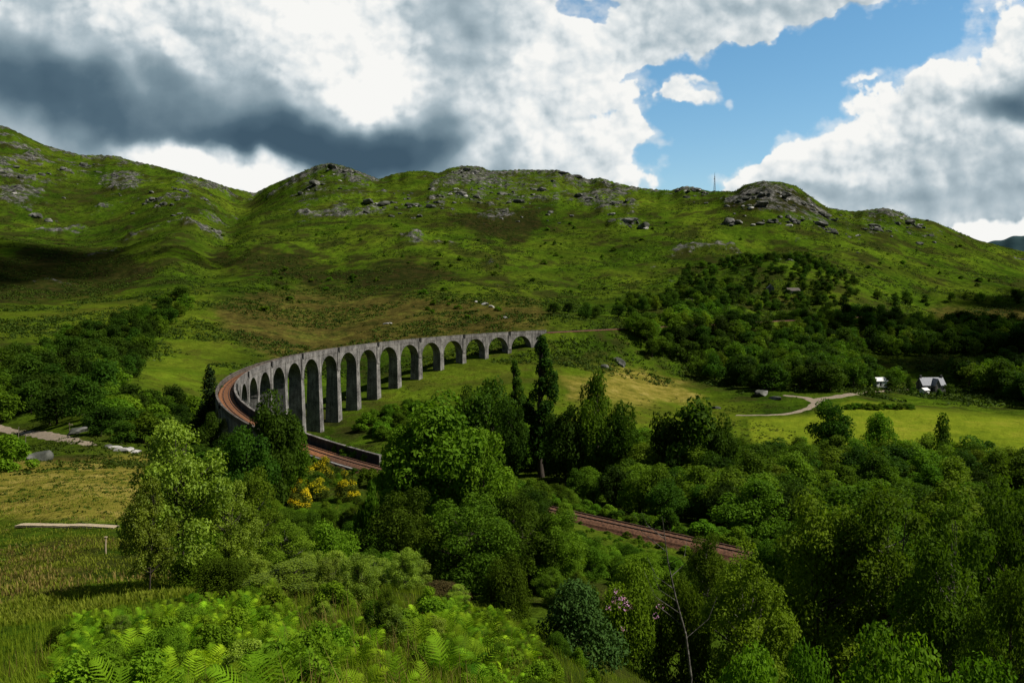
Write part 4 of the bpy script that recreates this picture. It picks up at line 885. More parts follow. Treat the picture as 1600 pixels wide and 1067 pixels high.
#@@PLANTS@@
# ---------------------------------------------------------------- single trees and shrubs one can point at
T_, B_ = 'tree', 'shrub'
HERO = [
 # proto, px, top py, px width, distance, name, category, label
 ('near_aspen0', 272, 652, 178, 38, 'leafy_tree', T_, 'bushy leafy tree with pale glinting leaves, tallest above the bracken slope'),
 ('near_aspen1', 225, 745, 100, 36, 'leafy_tree', T_, 'shorter bushy leafy tree leaning out beside the pale wooden post'),
 ('near_aspen2', 350, 740, 110, 40, 'leafy_tree', T_, 'leafy tree crowding the tallest bushy leafy tree, gorse behind it'),
 ('near_birch0', 396, 726, 96, 46, 'birch_tree', T_, 'pale leaved birch with white stems beside the flowering gorse'),
 ('near_birch1', 440, 812, 110, 42, 'birch_tree', T_, 'low thin stemmed birch under the flowering gorse'),
 ('mid_dark0', 420, 622, 108, 112, 'broadleaf_tree', T_, 'dark leafy tree hiding the near arches of the viaduct'),
 ('mid_dark1', 380, 668, 110, 96, 'broadleaf_tree', T_, 'dark spreading tree below the outer curve of the viaduct'),
 ('mid_broad1', 455, 655, 60, 118, 'broadleaf_tree', T_, 'small dark tree leaning over the track behind the gorse'),
 ('mid_dark2', 356, 672, 70, 170, 'broadleaf_tree', T_, 'dark tree covering the foot of the outer curve of the viaduct'),
 ('mid_dark0', 330, 650, 56, 215, 'broadleaf_tree', T_, 'dark tree under the conifers at the outer curve of the viaduct'),
 ('conifer0', 326, 568, 46, 292, 'conifer_tree', T_, 'narrow dark conifer at the outermost bend of the viaduct'),
 ('conifer1', 345, 600, 34, 275, 'conifer_tree', T_, 'shorter conifer tight against the outer bend of the viaduct'),
 ('mid_bright0', 690, 626, 215, 96, 'broadleaf_tree', T_, 'big rounded bright green tree beside the end of the parapet'),
 ('mid_bright1', 632, 672, 110, 98, 'broadleaf_tree', T_, 'smaller bright tree filling the flank of the big rounded tree'),
 ('mid_bright2', 756, 676, 110, 94, 'broadleaf_tree', T_, 'bright green tree on the shaded flank of the big rounded tree'),
 ('poplar0', 846, 522, 62, 262, 'columnar_tree', T_, 'very tall narrow dark columnar tree in front of the far viaduct end'),
 ('poplar0', 804, 560, 40, 280, 'columnar_tree', T_, 'slim young columnar tree beside the very tall columnar tree'),
 ('mid_dark2', 765, 586, 116, 255, 'bushy_tree', T_, 'tall dark bushy tree between the slim columnar tree and the big rounded tree'),
 ('mid_dark0', 728, 612, 70, 258, 'bushy_tree', T_, 'dark bushy tree nearest the viaduct piers behind the big rounded tree'),
 ('mid_dark1', 800, 625, 70, 240, 'bushy_tree', T_, 'dark bushy tree at the foot of the slim columnar tree'),
 ('mid_broad0', 932, 584, 84, 240, 'leafy_tree', T_, 'tall fresh green tree standing beyond the very tall columnar tree'),
 ('mid_broad1', 975, 628, 76, 236, 'leafy_tree', T_, 'rounded tree just beside the tall fresh green tree'),
 ('mid_dark2', 884, 628, 80, 238, 'bushy_tree', T_, 'dark bushy tree between the very tall columnar tree and the tall fresh green tree'),
 ('far_dark1', 1085, 622, 120, 228, 'broadleaf_tree', T_, 'very dark round tree on the edge of the pale meadow'),
 ('far_dark2', 1040, 640, 70, 232, 'broadleaf_tree', T_, 'smaller dark tree leaning on the very dark round tree'),
 ('mid_dark0', 1130, 655, 70, 226, 'broadleaf_tree', T_, 'low dark tree at the meadow side of the round tree'),
 ('mid_dark1', 1303, 626, 80, 318, 'broadleaf_tree', T_, 'lone dark round tree in the bright yellow green meadow'),
 ('mid_broad2', 1378, 645, 62, 305, 'broadleaf_tree', T_, 'soft mid green tree next to the lone meadow tree'),
 ('far_dark0', 1480, 655, 50, 290, 'broadleaf_tree', T_, 'upright dark tree against the wide end of the meadow'),
 ('far_dark0', 280, 449, 54, 720, 'broadleaf_tree', T_, 'topmost dark round tree at the head of the hillside grove'),
 ('far_dark1', 252, 462, 40, 700, 'broadleaf_tree', T_, 'second highest dark tree of the hillside grove'),
 ('shrub0', 575, 742, 60, 68, 'shrub', B_, 'dark leafy shrub beside the bright yellow gorse'),
 ('near_broad0', 625, 765, 170, 62, 'bushy_tree', T_, 'deep green bushy tree below the big rounded tree'),
 ('near_broad1', 725, 772, 190, 62, 'bushy_tree', T_, 'broad shadowy bushy tree in the hollow above the bright bracken'),
 ('near_broad2', 815, 770, 150, 66, 'bushy_tree', T_, 'bushy tree at the edge of the hollow beside the track'),
 ('near_broad0', 872, 800, 120, 66, 'bushy_tree', T_, 'bushy tree just below the start of the open track'),
 ('near_shrub1', 515, 805, 110, 50, 'shrub', B_, 'dark shrub in the shade under the gorse'),
 ('near_shrub2', 570, 850, 90, 44, 'shrub', B_, 'small rounded shrub in the dark hollow'),
 ('near_shrub0', 790, 862, 90, 40, 'shrub', B_, 'green bushy shrub above the bright bracken clump'),
 ('near_shrub1', 985, 868, 130, 40, 'shrub', B_, 'bright yellow green shrub under the open track'),
 ('near_shrub2', 1070, 880, 110, 40, 'shrub', B_, 'bright shrub around the foot of the dead birch'),
 ('rhodo0', 905, 900, 150, 27, 'rhododendron', B_, 'blue green rhododendron bush above the bright bracken clump'),
 ('rust0', 690, 905, 90, 26, 'shrub', B_, 'rusty brown twiggy shrub between bracken clumps'),
 ('near_shrub0', 1410, 975, 250, 16, 'shrub', B_, 'large rounded bush at the foot of the shaded birches'),
 ('near_shrub1', 1540, 985, 220, 15, 'shrub', B_, 'large low bush beside the rounded bush, brownish tips'),
 ('near_shrub2', 1180, 975, 170, 17, 'shrub', B_, 'shaded low bush with thin upright stems'),
 ('near_shrub0', 1275, 1000, 150, 14, 'shrub', B_, 'dim small bush tucked before the rounded bush'),
 ('near_birch2', 1180, 850, 170, 38, 'birch_tree', T_, 'thin leaved young birch at the end of the open track'),
 ('near_birch0', 1290, 765, 220, 42, 'birch_tree', T_, 'shaded feathery birch with forked stems above the rounded bush'),
 ('near_birch1', 1400, 740, 230, 42, 'birch_tree', T_, 'broad feathery birch crowning the shaded slope'),
 ('near_birch2', 1505, 770, 200, 36, 'birch_tree', T_, 'feathery birch on the shaded slope with a drooping side'),
 ('near_broad1', 1600, 740, 180, 48, 'bushy_tree', T_, 'dark bushy tree closing the shaded slope'),
 ('near_broad2', 1595, 880, 150, 30, 'bushy_tree', T_, 'lower dark bushy tree at the border of the shaded slope'),
 ('near_birch1', 1110, 820, 90, 55, 'birch_tree', T_, 'wispy sapling birch leaning by the track bank'),
 ('near_birch0', 600, 915, 52, 12, 'sapling', T_, 'spindly sapling rising from the rough grass'),
 ('near_aspen1', 580, 872, 120, 26, 'leafy_tree', T_, 'low pale leaved thicket beside the dark hollow'),
 ('near_aspen0', 450, 880, 150, 25, 'leafy_tree', T_, 'low pale leaved thicket above the fern bank'),
]
for key, px, top, w, r, nm, cat, lab in HERO:
    if key.startswith(('near_shrub', 'shrub', 'rhodo', 'rust', 'gorse')): plant_px(key, px, top, w, r, nm, lab, cat)
    else: plant_px(key, px, top, w, r, nm, lab, cat)
for key, px, top, w, r, lab in (('gorse0', 470, 712, 50, 138, 'tall gorse bush thick with orange yellow flowers behind the pale birch'), ('gorse0', 538, 736, 46, 122, 'gorse bush with a dense cap of bright yellow flowers, apart from the others'),
                                ('gorse1', 440, 718, 46, 136, 'gorse bush with scattered yellow flowers beside the pale birch'), ('gorse1', 500, 708, 46, 142, 'gorse bush in part flower against the track'), ('gorse0', 428, 744, 50, 120, 'gorse bush in yellow flower tucked low behind the pale birch'),
                                ('gorse0', 464, 748, 44, 117, 'gorse bush in full yellow flower, lowest of the gorse clump'), ('gorse1', 492, 742, 44, 124, 'gorse bush half in flower between the tall one and the bright yellow one')):
    plant_px(key, px, top, w, r, 'gorse_bush', lab, 'gorse')
# pink flower heads on the rhododendron
mb_l = []
for k, (px, py) in enumerate(((972, 938), (980, 947), (966, 925), (1035, 948), (1028, 962), (978, 982), (955, 950))):
    r = 24.5+.4*k; x, y = px_xy(px, r); z = height_at(px, py, r); rng = np.random.default_rng(k); n = 44 if k < 2 else 14
    P = rng.normal(size=(n, 3)); P /= np.linalg.norm(P, axis=1)[:, None]; N = P.copy(); V, q = leaf_quads(P*(.11+.10*rng.random((n, 1)))*(1.2 if k < 2 else .7)*np.array([1, 1, .7]), N, np.full(n, .028), rng, .8)
    mb_l.append((V+np.array([x, y, z]), q))
rh = [o for o in bpy.data.objects if o.name == 'rhododendron'][0]
bpy.context.view_layer.update(); inv = np.array(rh.matrix_world.inverted())
V = np.concatenate([v for v, _ in mb_l]); q = np.concatenate([f+sum(len(a) for a, _ in mb_l[:i]) for i, (v, f) in enumerate(mb_l)])
V = (np.c_[V, np.ones(len(V))]@inv.T)[:, :3]
obj('blossom', mesh('blossom', V, [q], [L['pink']], False, {'tint': np.repeat(RNG.random(len(q)), 4)}), rh)

# dead birch trunk
def dead_birch(px, pb, r):
    x, y = px_xy(px, r); z = float(gz(x, y)); H_ = height_at(1052, 806, r)-z; e = bpy.data.objects.new('dead_birch', None); COL.objects.link(e); e.location = (x, y, z)
    tag(e, 'bare leaning dead birch with a crooked white trunk', 'dead tree'); k = H_
    mb = MB(); P = [(0, 0, -.3), (.02*k, 0, .2*k), (-.01*k, 0, .42*k), (-.06*k, .02, .6*k), (-.10*k, .02, .78*k), (-.13*k, 0, k)]; mb.tube(P, [.05, .045, .04, .032, .022, .008], 8); mb.build('trunk', M['birchbark'], e, True)
    rr = random.Random(5)
    for i in range(9):
        t = .4+.55*i/9; b = np.array([np.interp(t, [0, .2, .42, .6, .78, 1], [p[j]/k if j != 2 else p[2]/k for p in P])*k for j in range(3)]); s = rr.choice((-1, 1)); l = k*rr.uniform(.10, .22)
        mb = MB(); mb.tube([b, b+np.array([s*l*.6, rr.uniform(-.3, .3), l*.45]), b+np.array([s*l*.85, rr.uniform(-.4, .4), l*1.0])], [.016, .010, .004], 5); mb.build('branch', M['birchbark'], e)
dead_birch(1080, 955, 30)

# ---------------------------------------------------------------- woods: every tree a thing
GRID = {}
def free(x, y, d):
    k = (int(x//8), int(y//8))
    for i in range(-2, 3):
        for j in range(-2, 3):
            for (a, b) in GRID.get((k[0]+i, k[1]+j), ()):
                if (a-x)**2+(b-y)**2 < d*d: return False
    GRID.setdefault(k, []).append((x, y)); return True
def inside(px, py, pts):
    c = False
    for (x1, y1), (x2, y2) in zip(pts, pts[1:]+pts[:1]):
        if (y1 > py) != (y2 > py) and px < (x2-x1)*(py-y1)/(y2-y1)+x1: c = not c
    return c
LS = np.arange(-330, LINE_L+150, 3.0); LXY = np.stack(line_point(LS)[:2], 1)
def off_line(x, y, d=6.5): return np.min((LXY[:, 0]-x)**2+(LXY[:, 1]-y)**2) > d*d
ROADP = [(1150, 651), (1240, 648), (1272, 632), (1282, 625), (1320, 618), (1360, 613), (1440, 608)]
def wood(poly, rr, n, gap, kinds, hh, group, label, maxtop=None, cat='tree', ground=True):
    """kinds: [(weight, proto stem, name)]; poly in pixels of the ground point"""
    xs = [p[0] for p in poly]; tries = 0; made = 0
    tot = sum(k[0] for k in kinds)
    while made < n and tries < n*60:
        tries += 1
        px = R.uniform(min(xs), max(xs)); r = math.sqrt(R.uniform(rr[0]**2, rr[1]**2)); x, y = px_xy(px, r); z = float(gz(x, y))
        _, py = project(np.array(x), np.array(y), np.array(z))
        if not inside(px, float(py), poly) or not off_line(x, y): continue
        h = R.uniform(*hh)*(1.45 if R.random() < .2 else 1.25)
        if maxtop:
            lim = np.interp(px, [m[0] for m in maxtop], [m[1] for m in maxtop])+R.uniform(-6, 8)
            h = min(h, height_at(px, lim, r)-z)
            if h < hh[0]*.45: continue
        if not free(x, y, gap): continue
        u = R.uniform(0, tot)
        for wgt, stem, nm in kinds:
            u -= wgt
            if u <= 0: break
        key = stem+str(R.randrange(3)) if stem not in ('conifer',) else stem+str(R.randrange(2))
        plant(key, x, y, h, h*WID[stem]*R.uniform(.95, 1.35), nm, label.replace('@', nm.replace('_', ' ')), 'shrub' if 'shrub' in nm else cat, f'{nm.replace("_", " ")}s {group}')
        made += 1
    return made
FARK = [(3, 'far_dark', 'round_tree'), (3, 'far_dark', 'bushy_tree'), (4, 'far_broad', 'broadleaf_tree'), (2, 'far_birch', 'birch_tree')]
c = []
# the wood across the valley, behind road and cottage
c.append(wood([(985, 520), (1000, 556), (1085, 590), (1150, 602), (1210, 612), (1320, 612), (1360, 608), (1360, 560), (1200, 520), (1090, 500)], (480, 700), 175, 7.0, FARK, (8.5, 13), 'in the valley wood beyond the gravel road', 'dark @ in the dense valley wood beyond the gravel road'))
c.append(wood([(1360, 606), (1410, 609), (1425, 592), (1490, 592), (1520, 606), (1640, 640), (1640, 560), (1360, 555)], (490, 640), 70, 9, FARK, (9, 14), 'around the cottage', 'dark @ in the wood around the white shed and cottage', [(1300, 560), (1355, 570), (1385, 592), (1400, 570), (1430, 590), (1475, 590), (1490, 560), (1640, 540)]))
c.append(wood([(1340, 556), (1640, 556), (1640, 515), (1480, 510), (1340, 500), (1200, 515)], (600, 900), 130, 9, FARK, (8, 13), 'on the slope above the cottage', 'dark @ on the wooded slope above the cottage'))
c.append(wood([(840, 506), (1000, 495), (1190, 492), (1190, 482), (1100, 462), (980, 478), (850, 492)], (610, 800), 46, 8, FARK, (6, 10), 'along the line beyond the viaduct', 'bushy @ in the belt above the railway beyond the viaduct'))
c.append(wood([(1050, 470), (1075, 420), (1180, 398), (1260, 402), (1330, 435), (1350, 478), (1200, 492)], (780, 1060), 230, 5.6, [(3, 'far_dark', 'knoll_tree'), (1, 'far_broad', 'knoll_tree')], (4.5, 7), 'on the wooded knoll', 'dark @ on the wooded knoll below the rocky dome'))
c.append(wood([(1330, 480), (1600, 478), (1600, 470), (1330, 466)], (880, 1200), 14, 14, FARK, (5, 9), 'in the scattered row on the moor edge', 'small dark @ in the scattered row along the moor edge'))
# hillside grove on the west
c.append(wood([(-60, 590), (80, 548), (100, 530), (215, 500), (250, 478), (300, 472), (300, 482), (250, 520), (240, 552), (215, 585), (170, 640), (100, 668), (60, 668), (-60, 660)], (235, 720), 125, 6.0, [(3, 'far_dark', 'round_tree'), (1, 'far_broad', 'broadleaf_tree')], (5.5, 9.5), 'in the hillside grove', 'dark rounded @ in the grove climbing the western hillside'))
c.append(wood([(130, 672), (220, 630), (300, 640), (330, 668), (300, 690), (215, 694), (140, 694)], (190, 330), 30, 5.0, [(3, 'far_dark', 'round_tree'), (3, 'shrub', 'leafy_shrub')], (4, 7.5), 'by the stream below the grove', 'low dark @ by the stream below the hillside grove'))
c.append(wood([(-40, 690), (30, 695), (30, 735), (-40, 740)], (110, 200), 6, 3.5, [(1, 'shrub', 'leafy_shrub')], (3, 5), 'below the gravel footpath', 'leafy @ below the gravel footpath'))
# wooded bottom between the track and the meadow
MIDK = [(4, 'mid_broad', 'leafy_tree'), (4, 'mid_birch', 'birch_tree'), (3, 'mid_dark', 'bushy_tree')]
TOPL = [(590, 660), (700, 640), (760, 640), (850, 650), (1000, 668), (1160, 690), (1180, 690), (1260, 690), (1350, 690), (1480, 676), (1640, 682)]
c.append(wood([(850, 690), (1000, 690), (1180, 700), (1640, 712), (1640, 790), (1200, 800), (980, 770), (860, 740)], (185, 300), 135, 6.5, MIDK, (7, 12), 'in the wooded valley bottom', '@ in the wooded bottom between track and meadow', TOPL))
c.append(wood([(640, 640), (860, 660), (860, 740), (760, 740), (640, 720)], (190, 330), 34, 6.5, MIDK, (7, 12), 'by the river under the viaduct', '@ by the river between the viaduct and the columnar trees', [(590, 670), (700, 640), (760, 622), (850, 640), (900, 640)]))
c.append(wood([(540, 640), (660, 620), (700, 660), (650, 690), (590, 690)], (190, 400), 48, 4.5, [(2, 'mid_broad', 'broadleaf_tree'), (3, 'shrub', 'leafy_shrub')], (2.5, 6), 'at the foot of the viaduct', 'low @ at the foot of the viaduct piers', [(540, 655), (600, 632), (640, 615), (720, 600)]))
c.append(wood([(870, 740), (980, 770), (1200, 790), (1640, 790), (1640, 880), (1260, 880), (1100, 828), (960, 795), (880, 785)], (112, 200), 95, 5.0, MIDK, (5, 9.5), 'on the bank behind the track', '@ on the wooded bank just beyond the open track', [(870, 700), (1000, 720), (1200, 735), (1400, 725), (1640, 720)]))
c.append(wood([(820, 740), (905, 780), (905, 800), (840, 800), (790, 760)], (100, 150), 8, 4.0, MIDK, (3, 6), 'beside the hidden stretch of track', '@ screening the hidden stretch of track', [(790, 740), (905, 770)]))
NEARK = [(3, 'near_birch', 'birch_tree'), (2, 'near_broad', 'bushy_tree')]
c.append(wood([(1200, 900), (1640, 860), (1640, 1000), (1200, 960)], (34, 88), 26, 4.2, NEARK, (5, 8), 'on the shaded slope', 'shaded @ among many on the slope below the track end', [(1150, 880), (1230, 840), (1300, 770), (1400, 745), (1640, 740)]))
c.append(wood([(560, 870), (900, 830), (1100, 880), (1100, 920), (560, 920)], (34, 75), 20, 3.6, [(3, 'near_broad', 'bushy_tree'), (2, 'near_shrub', 'leafy_shrub')], (2.5, 5), 'in the dark hollow', 'shadowy @ in the hollow between rounded tree and bracken', [(560, 800), (700, 790), (830, 800), (905, 830), (1000, 855), (1100, 880)]))
c.append(wood([(860, 880), (1200, 905), (1200, 990), (860, 960)], (20, 60), 24, 2.6, [(3, 'near_shrub', 'leafy_shrub'), (1, 'near_birch', 'birch_tree')], (1.4, 3), 'on the bank below the track', 'green @ on the bank below the open track', [(860, 840), (920, 852), (1000, 868), (1200, 905)]))
c.append(wood([(300, 890), (640, 880), (640, 960), (300, 930)], (17, 40), 14, 2.4, [(2, 'near_aspen', 'leafy_tree'), (3, 'near_shrub', 'leafy_shrub')], (1.2, 2.6), 'above the fern bank', 'pale leaved @ in the thicket above the fern bank', [(300, 860), (640, 860)]))
k = 0
for sgn, lo, hi in ((1, 2.9, 13), (1, 2.9, 13), (-1, 2.8, 8.0), (-1, 2.8, 4.5)):
    for sv_ in np.arange(LINE_L-22, LINE_L+125, .75):
        q = R.uniform(lo, hi); xx, yy, zz_, tx_, ty_ = (float(v) for v in line_point(np.array(sv_+R.uniform(-1, 1)))); xx, yy = xx-ty_*q*-sgn, yy+tx_*q*-sgn
        if not free(xx, yy, 1.5) or R.random() < .12: continue
        g = float(gz(xx, yy)); lim = zz_-.1-(q-3)*.05 if (yy < 319-(xx-0)) and sgn*1 < 0 else zz_+R.uniform(.8, 3.2)
        near_side = math.hypot(xx, yy) < math.hypot(*(float(v) for v in line_point(np.array(sv_))[:2]))
        h = (min(R.uniform(.7, 1.5), max(.5, zz_+.35-g)) if near_side else R.uniform(1.2, 3.6)); k += 1
        if near_side and sv_ < LINE_L+38 and sv_ > LINE_L+14: h = R.uniform(2.2, 3.6)
        plant('shrub'+str(R.randrange(3)), xx, yy, h, h*R.uniform(1.1, 1.7)+.3, 'bank_shrub', 'small leafy shrub crowding the '+('near' if near_side else 'far')+' side of the railway track', 'shrub', 'shrubs crowding the '+('near' if near_side else 'far')+' side of the track')
print('BANK', k)
for px, r, h, w in ((1428, 520, 4.5, 5), (1470, 522, 4, 5), (1486, 528, 7, 7), (1424, 532, 8, 7), (1392, 522, 5, 6), (1362, 524, 6, 6), (1440, 515, 2.5, 4)):
    x, y = px_xy(px, r); plant('far_dark'+str(R.randrange(3)), x, y, h, w, 'garden_tree', 'dark small tree growing close round the cottage and shed', 'tree', 'small trees close round the cottage and shed')
for k in range(13):
    x, y, z = hit(1325+k*8, 640, 250); plant('shrub'+str(k % 3), x, y, R.uniform(2.6, 3.4), R.uniform(5, 7), 'hedge_shrub', 'dark clipped looking shrub in the hedge between meadow and cottage', 'shrub', 'shrubs in the hedge before the cottage')
for k in range(120):
    px = R.uniform(60, 1000); r = math.exp(R.uniform(math.log(7), math.log(26))); x, y = px_xy(px, r)
    if px > 480 and r < 9: continue
    h = R.uniform(.35, .8)*(1 if px < 520 or r > 12 else .7); plant(R.choice(('herb0', 'herb1', 'herb2', 'herb0', 'herb1', 'near_shrub2', 'near_aspen0')), x, y, h, h*R.uniform(.9, 1.5), 'undergrowth_bush', 'low leafy bush growing up among the bracken', 'bush', 'low bushes among the bracken')
c.append(wood([(330, 800), (520, 775), (660, 770), (660, 900), (330, 900)], (44, 125), 60, 3.2, [(4, 'near_shrub', 'leafy_shrub'), (2, 'near_birch', 'birch_tree'), (2, 'near_broad', 'bushy_tree')], (1.4, 3.2), 'in the thicket below the gorse', 'dark green @ in the thicket below the gorse', [(330, 770), (400, 782), (490, 790), (560, 778), (640, 770)]))
c.append(wood([(230, 690), (340, 680), (420, 720), (520, 745), (480, 790), (300, 780)], (95, 190), 26, 4.0, [(3, 'shrub', 'leafy_shrub'), (3, 'mid_dark', 'bushy_tree')], (2, 4.5), 'below the outer curve of the viaduct', '@ in the scrub below the outer curve of the viaduct', [(230, 700), (330, 690), (400, 712), (520, 735)]))
c.append(wood([(640, 735), (760, 750), (930, 800), (880, 840), (640, 800)], (70, 125), 26, 3.6, MIDK, (3, 6), 'between the big rounded tree and the track', '@ hiding the track beside the big rounded tree', [(640, 700), (760, 735), (860, 770), (915, 800)]))
c.append(wood([(890, 832), (1000, 850), (1200, 902), (1210, 960), (900, 905)], (40, 100), 46, 2.2, [(4, 'near_shrub', 'leafy_shrub'), (2, 'shrub', 'leafy_shrub')], (1.1, 2.4), 'on the bank below the open track', 'bright green @ on the bank just below the open track', [(890, 824), (1000, 858), (1100, 878), (1210, 900)]))
print('WOODS', c, sum(c))

# scattered dark bushes on the open hillside
c2 = 0
for _ in range(4000):
    if c2 >= 130: break
    px, py = R.uniform(330, 1560), R.uniform(350, 500); x, y, z = hit(px, py, 480); r = math.hypot(x, y)
    if r > 1500 or r < 520 or not off_line(x, y, 12): continue
    if perlin(np.array([x/90]), np.array([y/90]), 77)[0]+.5*perlin(np.array([x/30]), np.array([y/30]), 78)[0] < .22: continue
    if not free(x, y, 7): continue
    h = R.uniform(2, 5); plant('shrub'+str(R.randrange(3)), x, y, h, h*R.uniform(1.2, 2.4), 'scrubby_shrub', 'dark scrubby bush dotted over the open moor hillside', 'shrub', 'scrubby bushes dotted over the open hillside'); c2 += 1

# ---------------------------------------------------------------- bracken, grass, moor scrub
def frond(mb_v, mb_f, base, azm, length, rise, seed):
    r = random.Random(seed); n = 13; ca, sa = math.cos(azm), math.sin(azm)
    roll = r.uniform(-.5, .5)
    def axis(t): d = length*(.05+.95*t**1.6)*.66; return np.array([ca*d, sa*d, rise*math.sin(min(1, t)*1.75)])+base
    fwd = lambda t: (axis(min(1, t+.02))-axis(max(0, t-.02)))
    s0 = np.array([-sa, ca, 0.]); n0 = sum(len(v) for v in mb_v); V = []; Fq = []
    for i in range(10):                                   # stalk
        p, p2 = axis(i/10), axis((i+1)/10); w = s0*.005; k = n0+len(V); V += [p-w, p+w, p2+w, p2-w]; Fq.append((k, k+1, k+2, k+3))
    for i in range(n):
        t = .30+.70*i/n; p = axis(t); f = fwd(t); f /= np.linalg.norm(f)+1e-9; pl = length*.40*(1-(t-.30)/.72)**.9+.02
        up = np.cross(f, s0); up = up if up[2] > 0 else -up; side = s0*math.cos(roll)+up*math.sin(roll); up = np.cross(f, side); up = up if up[2] > 0 else -up
        for s in (-1, 1):
            d = s*side*.88+f*.48+up*r.uniform(-.15, .30); d /= np.linalg.norm(d); g = np.cross(d, up); m = max(3, int(pl/.034)); sp = length*.70/n*.9
            l0 = min(sp*.52, pl*.24); k0 = n0+len(V)          # a toothed blade, drooping at the tip
            for j in range(m*2+1):
                u = j/(m*2); c = p+d*pl*u-up*.18*pl*u*u; l = l0*(1-u*.9)*(1.0 if j % 2 else .55)+.002
                V += [c-g*l+d*l*.3, c+up*.003, c+g*l+d*l*.3]
            for j in range(m*2):
                k = k0+j*3; Fq += [(k, k+1, k+4, k+3), (k+1, k+2, k+5, k+4)]
    mb_v.append(np.array(V)); mb_f.append(np.array(Fq))
FERN = []
for s in range(5):
    r = random.Random(s); vs, fs = [], []; nf = r.randint(4, 7)
    for i in range(nf): frond(vs, fs, np.array([r.uniform(-.05, .05), r.uniform(-.05, .05), -.05]), i*6.283/nf+r.uniform(-.3, .3), r.uniform(.7, 1.15), r.uniform(.7, 1.2), s*20+i)
    V = np.concatenate(vs); tint = np.concatenate([np.full(len(v), np.clip(R.gauss(.5, .35), 0, 1)) for v in vs])
    FERN.append(mesh('bracken', V, [np.concatenate(fs)], [L['fern']], False, {'tint': tint}))
def ferns(poly, rr, n, gap, sc, label, group):
    xs = [p[0] for p in poly]; made = 0; tr = 0; pts = []
    while made < n and tr < n*80:
        tr += 1; px = R.uniform(min(xs), max(xs)); r = math.exp(R.uniform(math.log(rr[0]), math.log(rr[1]))); x, y = px_xy(px, r); z = float(gz(x, y)); _, py = project(np.array(x), np.array(y), np.array(z+.6))
        if not inside(px, float(py), poly): continue
        g = gap*(1 if r < 12 else 1.25)
        if any((a-x)**2+(b-y)**2 < g*g for a, b in pts): continue
        pts.append((x, y)); s = R.uniform(*sc)
        o = obj('bracken_fern', R.choice(FERN), None, (x, y, z), (R.uniform(-.15, .15), R.uniform(-.15, .15), R.uniform(0, 6.28)), (s, s, s*R.uniform(.85, 1.25))); tag(o, label, 'fern', group); made += 1
    return made
c3 = [ferns([(40, 1090), (90, 960), (170, 900), (280, 875), (420, 900), (480, 960), (490, 1090)], (6.0, 26), 205, .30, (.28, .50), 'bright green bracken fern on the bank below the glinting leafy trees', 'bracken ferns on the bank below the leafy trees'),
      ferns([(680, 1000), (690, 930), (760, 915), (850, 925), (880, 980), (850, 1010)], (8, 22), 64, .29, (.32, .56), 'sunlit bracken fern in the clump before the rhododendron', 'bracken ferns in the clump before the rhododendron'),
      ferns([(480, 1090), (520, 1000), (700, 1010), (900, 1000), (1000, 1050), (1050, 1090)], (5.5, 14), 24, .5, (.24, .42), 'bracken fern scattered through the rough grass', 'bracken ferns scattered through the grass'),
      ferns([(500, 960), (560, 930), (660, 930), (660, 1000), (500, 1000)], (9, 22), 14, .5, (.28, .5), 'bracken fern beside the rusty twiggy shrub', 'bracken ferns beside the rusty shrub')]
print('FERNS', c3)

def blades(name, pts, per, hh, w, mat, spread, seed, kind=True):
    rng = np.random.default_rng(seed); n = len(pts); P = np.repeat(pts, per, 0); m = len(P)
    P = P+np.c_[rng.normal(size=(m, 2))*spread, np.zeros(m)]; P[:, 2] = gz(P[:, 0], P[:, 1])-.02
    sc = np.repeat(rng.uniform(.6, 1.3, n), per); h = rng.uniform(*hh, m)*sc; a = rng.uniform(0, 6.283, m); ln = rng.uniform(.1, .65, m)*h
    dx, dy = np.cos(a), np.sin(a); s = np.stack([-dy, dx, np.zeros(m)], 1)*(w*sc)[:, None]; d = np.stack([dx*ln, dy*ln, np.zeros(m)], 1); up = np.stack([0*h, 0*h, h], 1)
    V = np.stack([P-s, P+s, P+s*.7+d*.35+up*.6, P-s*.7+d*.35+up*.6, P+d+up], 1).reshape(-1, 3); k = np.arange(m)*5
    t = np.clip(np.repeat(rng.random(n)*.6, per)+rng.random(m)*.4, 0, 1)
    o = obj(name, mesh(name, V, [np.stack([k, k+1, k+2, k+3], 1), np.stack([k+3, k+2, k+4], 1)], [mat], False, {'tint': np.repeat(t, 5)}))
    if kind: tag(o, kind='stuff')
    return o
def scatter(n, rr, pxr, seed, fn=None):
    rng = np.random.default_rng(seed); r = np.exp(rng.uniform(math.log(rr[0]), math.log(rr[1]), n)); px = rng.uniform(*pxr, n); a = np.arctan((px-800)/F)
    x, y = r*np.sin(a), r*np.cos(a); p = np.stack([x, y, gz(x, y)], 1)
    if fn is not None: p = p[fn(x, y, r, px, rng)]
    return p
blades('grass', scatter(20000, (3.2, 40), (-150, 1750), 1), 9, (.10, .34), .005, L['grass'], .10, 2)
blades('grass', scatter(15000, (30, 150), (-60, 640), 3, lambda x, y, r, px, g: fbm(x/9, y/9, 3, 44)+g.uniform(-.3, .3, len(x)) > -.15), 6, (.08, .24), .03, L['meadgrass'], .3, 4)
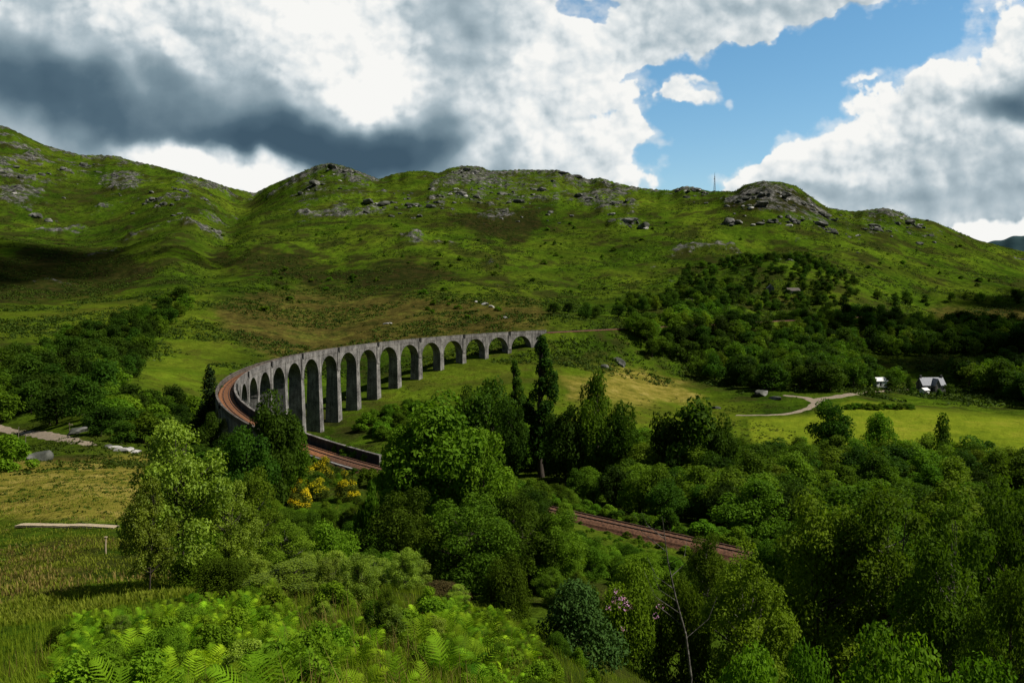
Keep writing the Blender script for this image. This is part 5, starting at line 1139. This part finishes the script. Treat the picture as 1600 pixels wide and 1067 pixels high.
blades('grass_stalks', scatter(1100, (4.5, 22), (420, 1250), 15, lambda x, y, r, px, g: fbm(x/3, y/3, 3, 48) > -.1), 5, (.3, .6), .0035, L['drygrass'], .15, 16)
blades('dry_grass', scatter(1500, (3.5, 30), (-150, 1200), 5, lambda x, y, r, px, g: fbm(x/3.5, y/3.5, 3, 45) > .2), 10, (.2, .5), .005, L['drygrass'], .12, 6)
blades('dry_grass', scatter(3200, (32, 170), (-60, 330), 7, lambda x, y, r, px, g: fbm(x/12, y/12, 3, 46)+g.uniform(-.15, .15, len(x)) > .15), 6, (.1, .3), .03, L['drygrass'], .25, 8)
# low bracken and heather growing over the hills
def clumps(name, n, rr, pxr, size, seed, thr, mat, per=10):
    rng = np.random.default_rng(seed); p = scatter(n, rr, pxr, seed, lambda x, y, r, px, g: (fbm(x/70, y/70, 4, 51, .6)+g.uniform(-.12, .12, len(x)) > thr))
    k = (np.array([1.0]) if len(p) == 0 else None)
    keep = np.min((p[:, None, 0]-LXY[None, ::3, 0])**2+(p[:, None, 1]-LXY[None, ::3, 1])**2, 1) > 64; p = p[keep]
    m = len(p)*per; s0 = np.repeat(rng.uniform(.5, 1.4, len(p))*size, per); d = rng.normal(size=(m, 3)); d[:, 2] = np.abs(d[:, 2])*.8; d /= np.linalg.norm(d, axis=1)[:, None]
    P = np.repeat(p, per, 0)+d*(s0*rng.random(m)**.5)[:, None]*np.array([1.3, 1.3, .7]); N = d*.8+rng.normal(size=(m, 3))*.5+np.array([0, 0, .4]); N /= np.linalg.norm(N, axis=1)[:, None]
    V, q = leaf_quads(P, N, s0*.34, rng, .7); tint = np.clip(np.repeat(rng.random(len(p)), per)*.7+rng.random(m)*.3, 0, 1)
    tag(obj(name, mesh(name, V, [q], [mat], False, {'tint': np.repeat(tint, 4)})), kind='stuff')
clumps('moor_scrub', 80000, (480, 1900), (-40, 1640), 1.9, 61, .0, L['heath'], 8)
clumps('heather', 16000, (150, 480), (-40, 1250), .7, 62, .05, L['heath'])
clumps('low_scrub', 2600, (60, 180), (-40, 620), .30, 63, .14, L['heath'], 14)
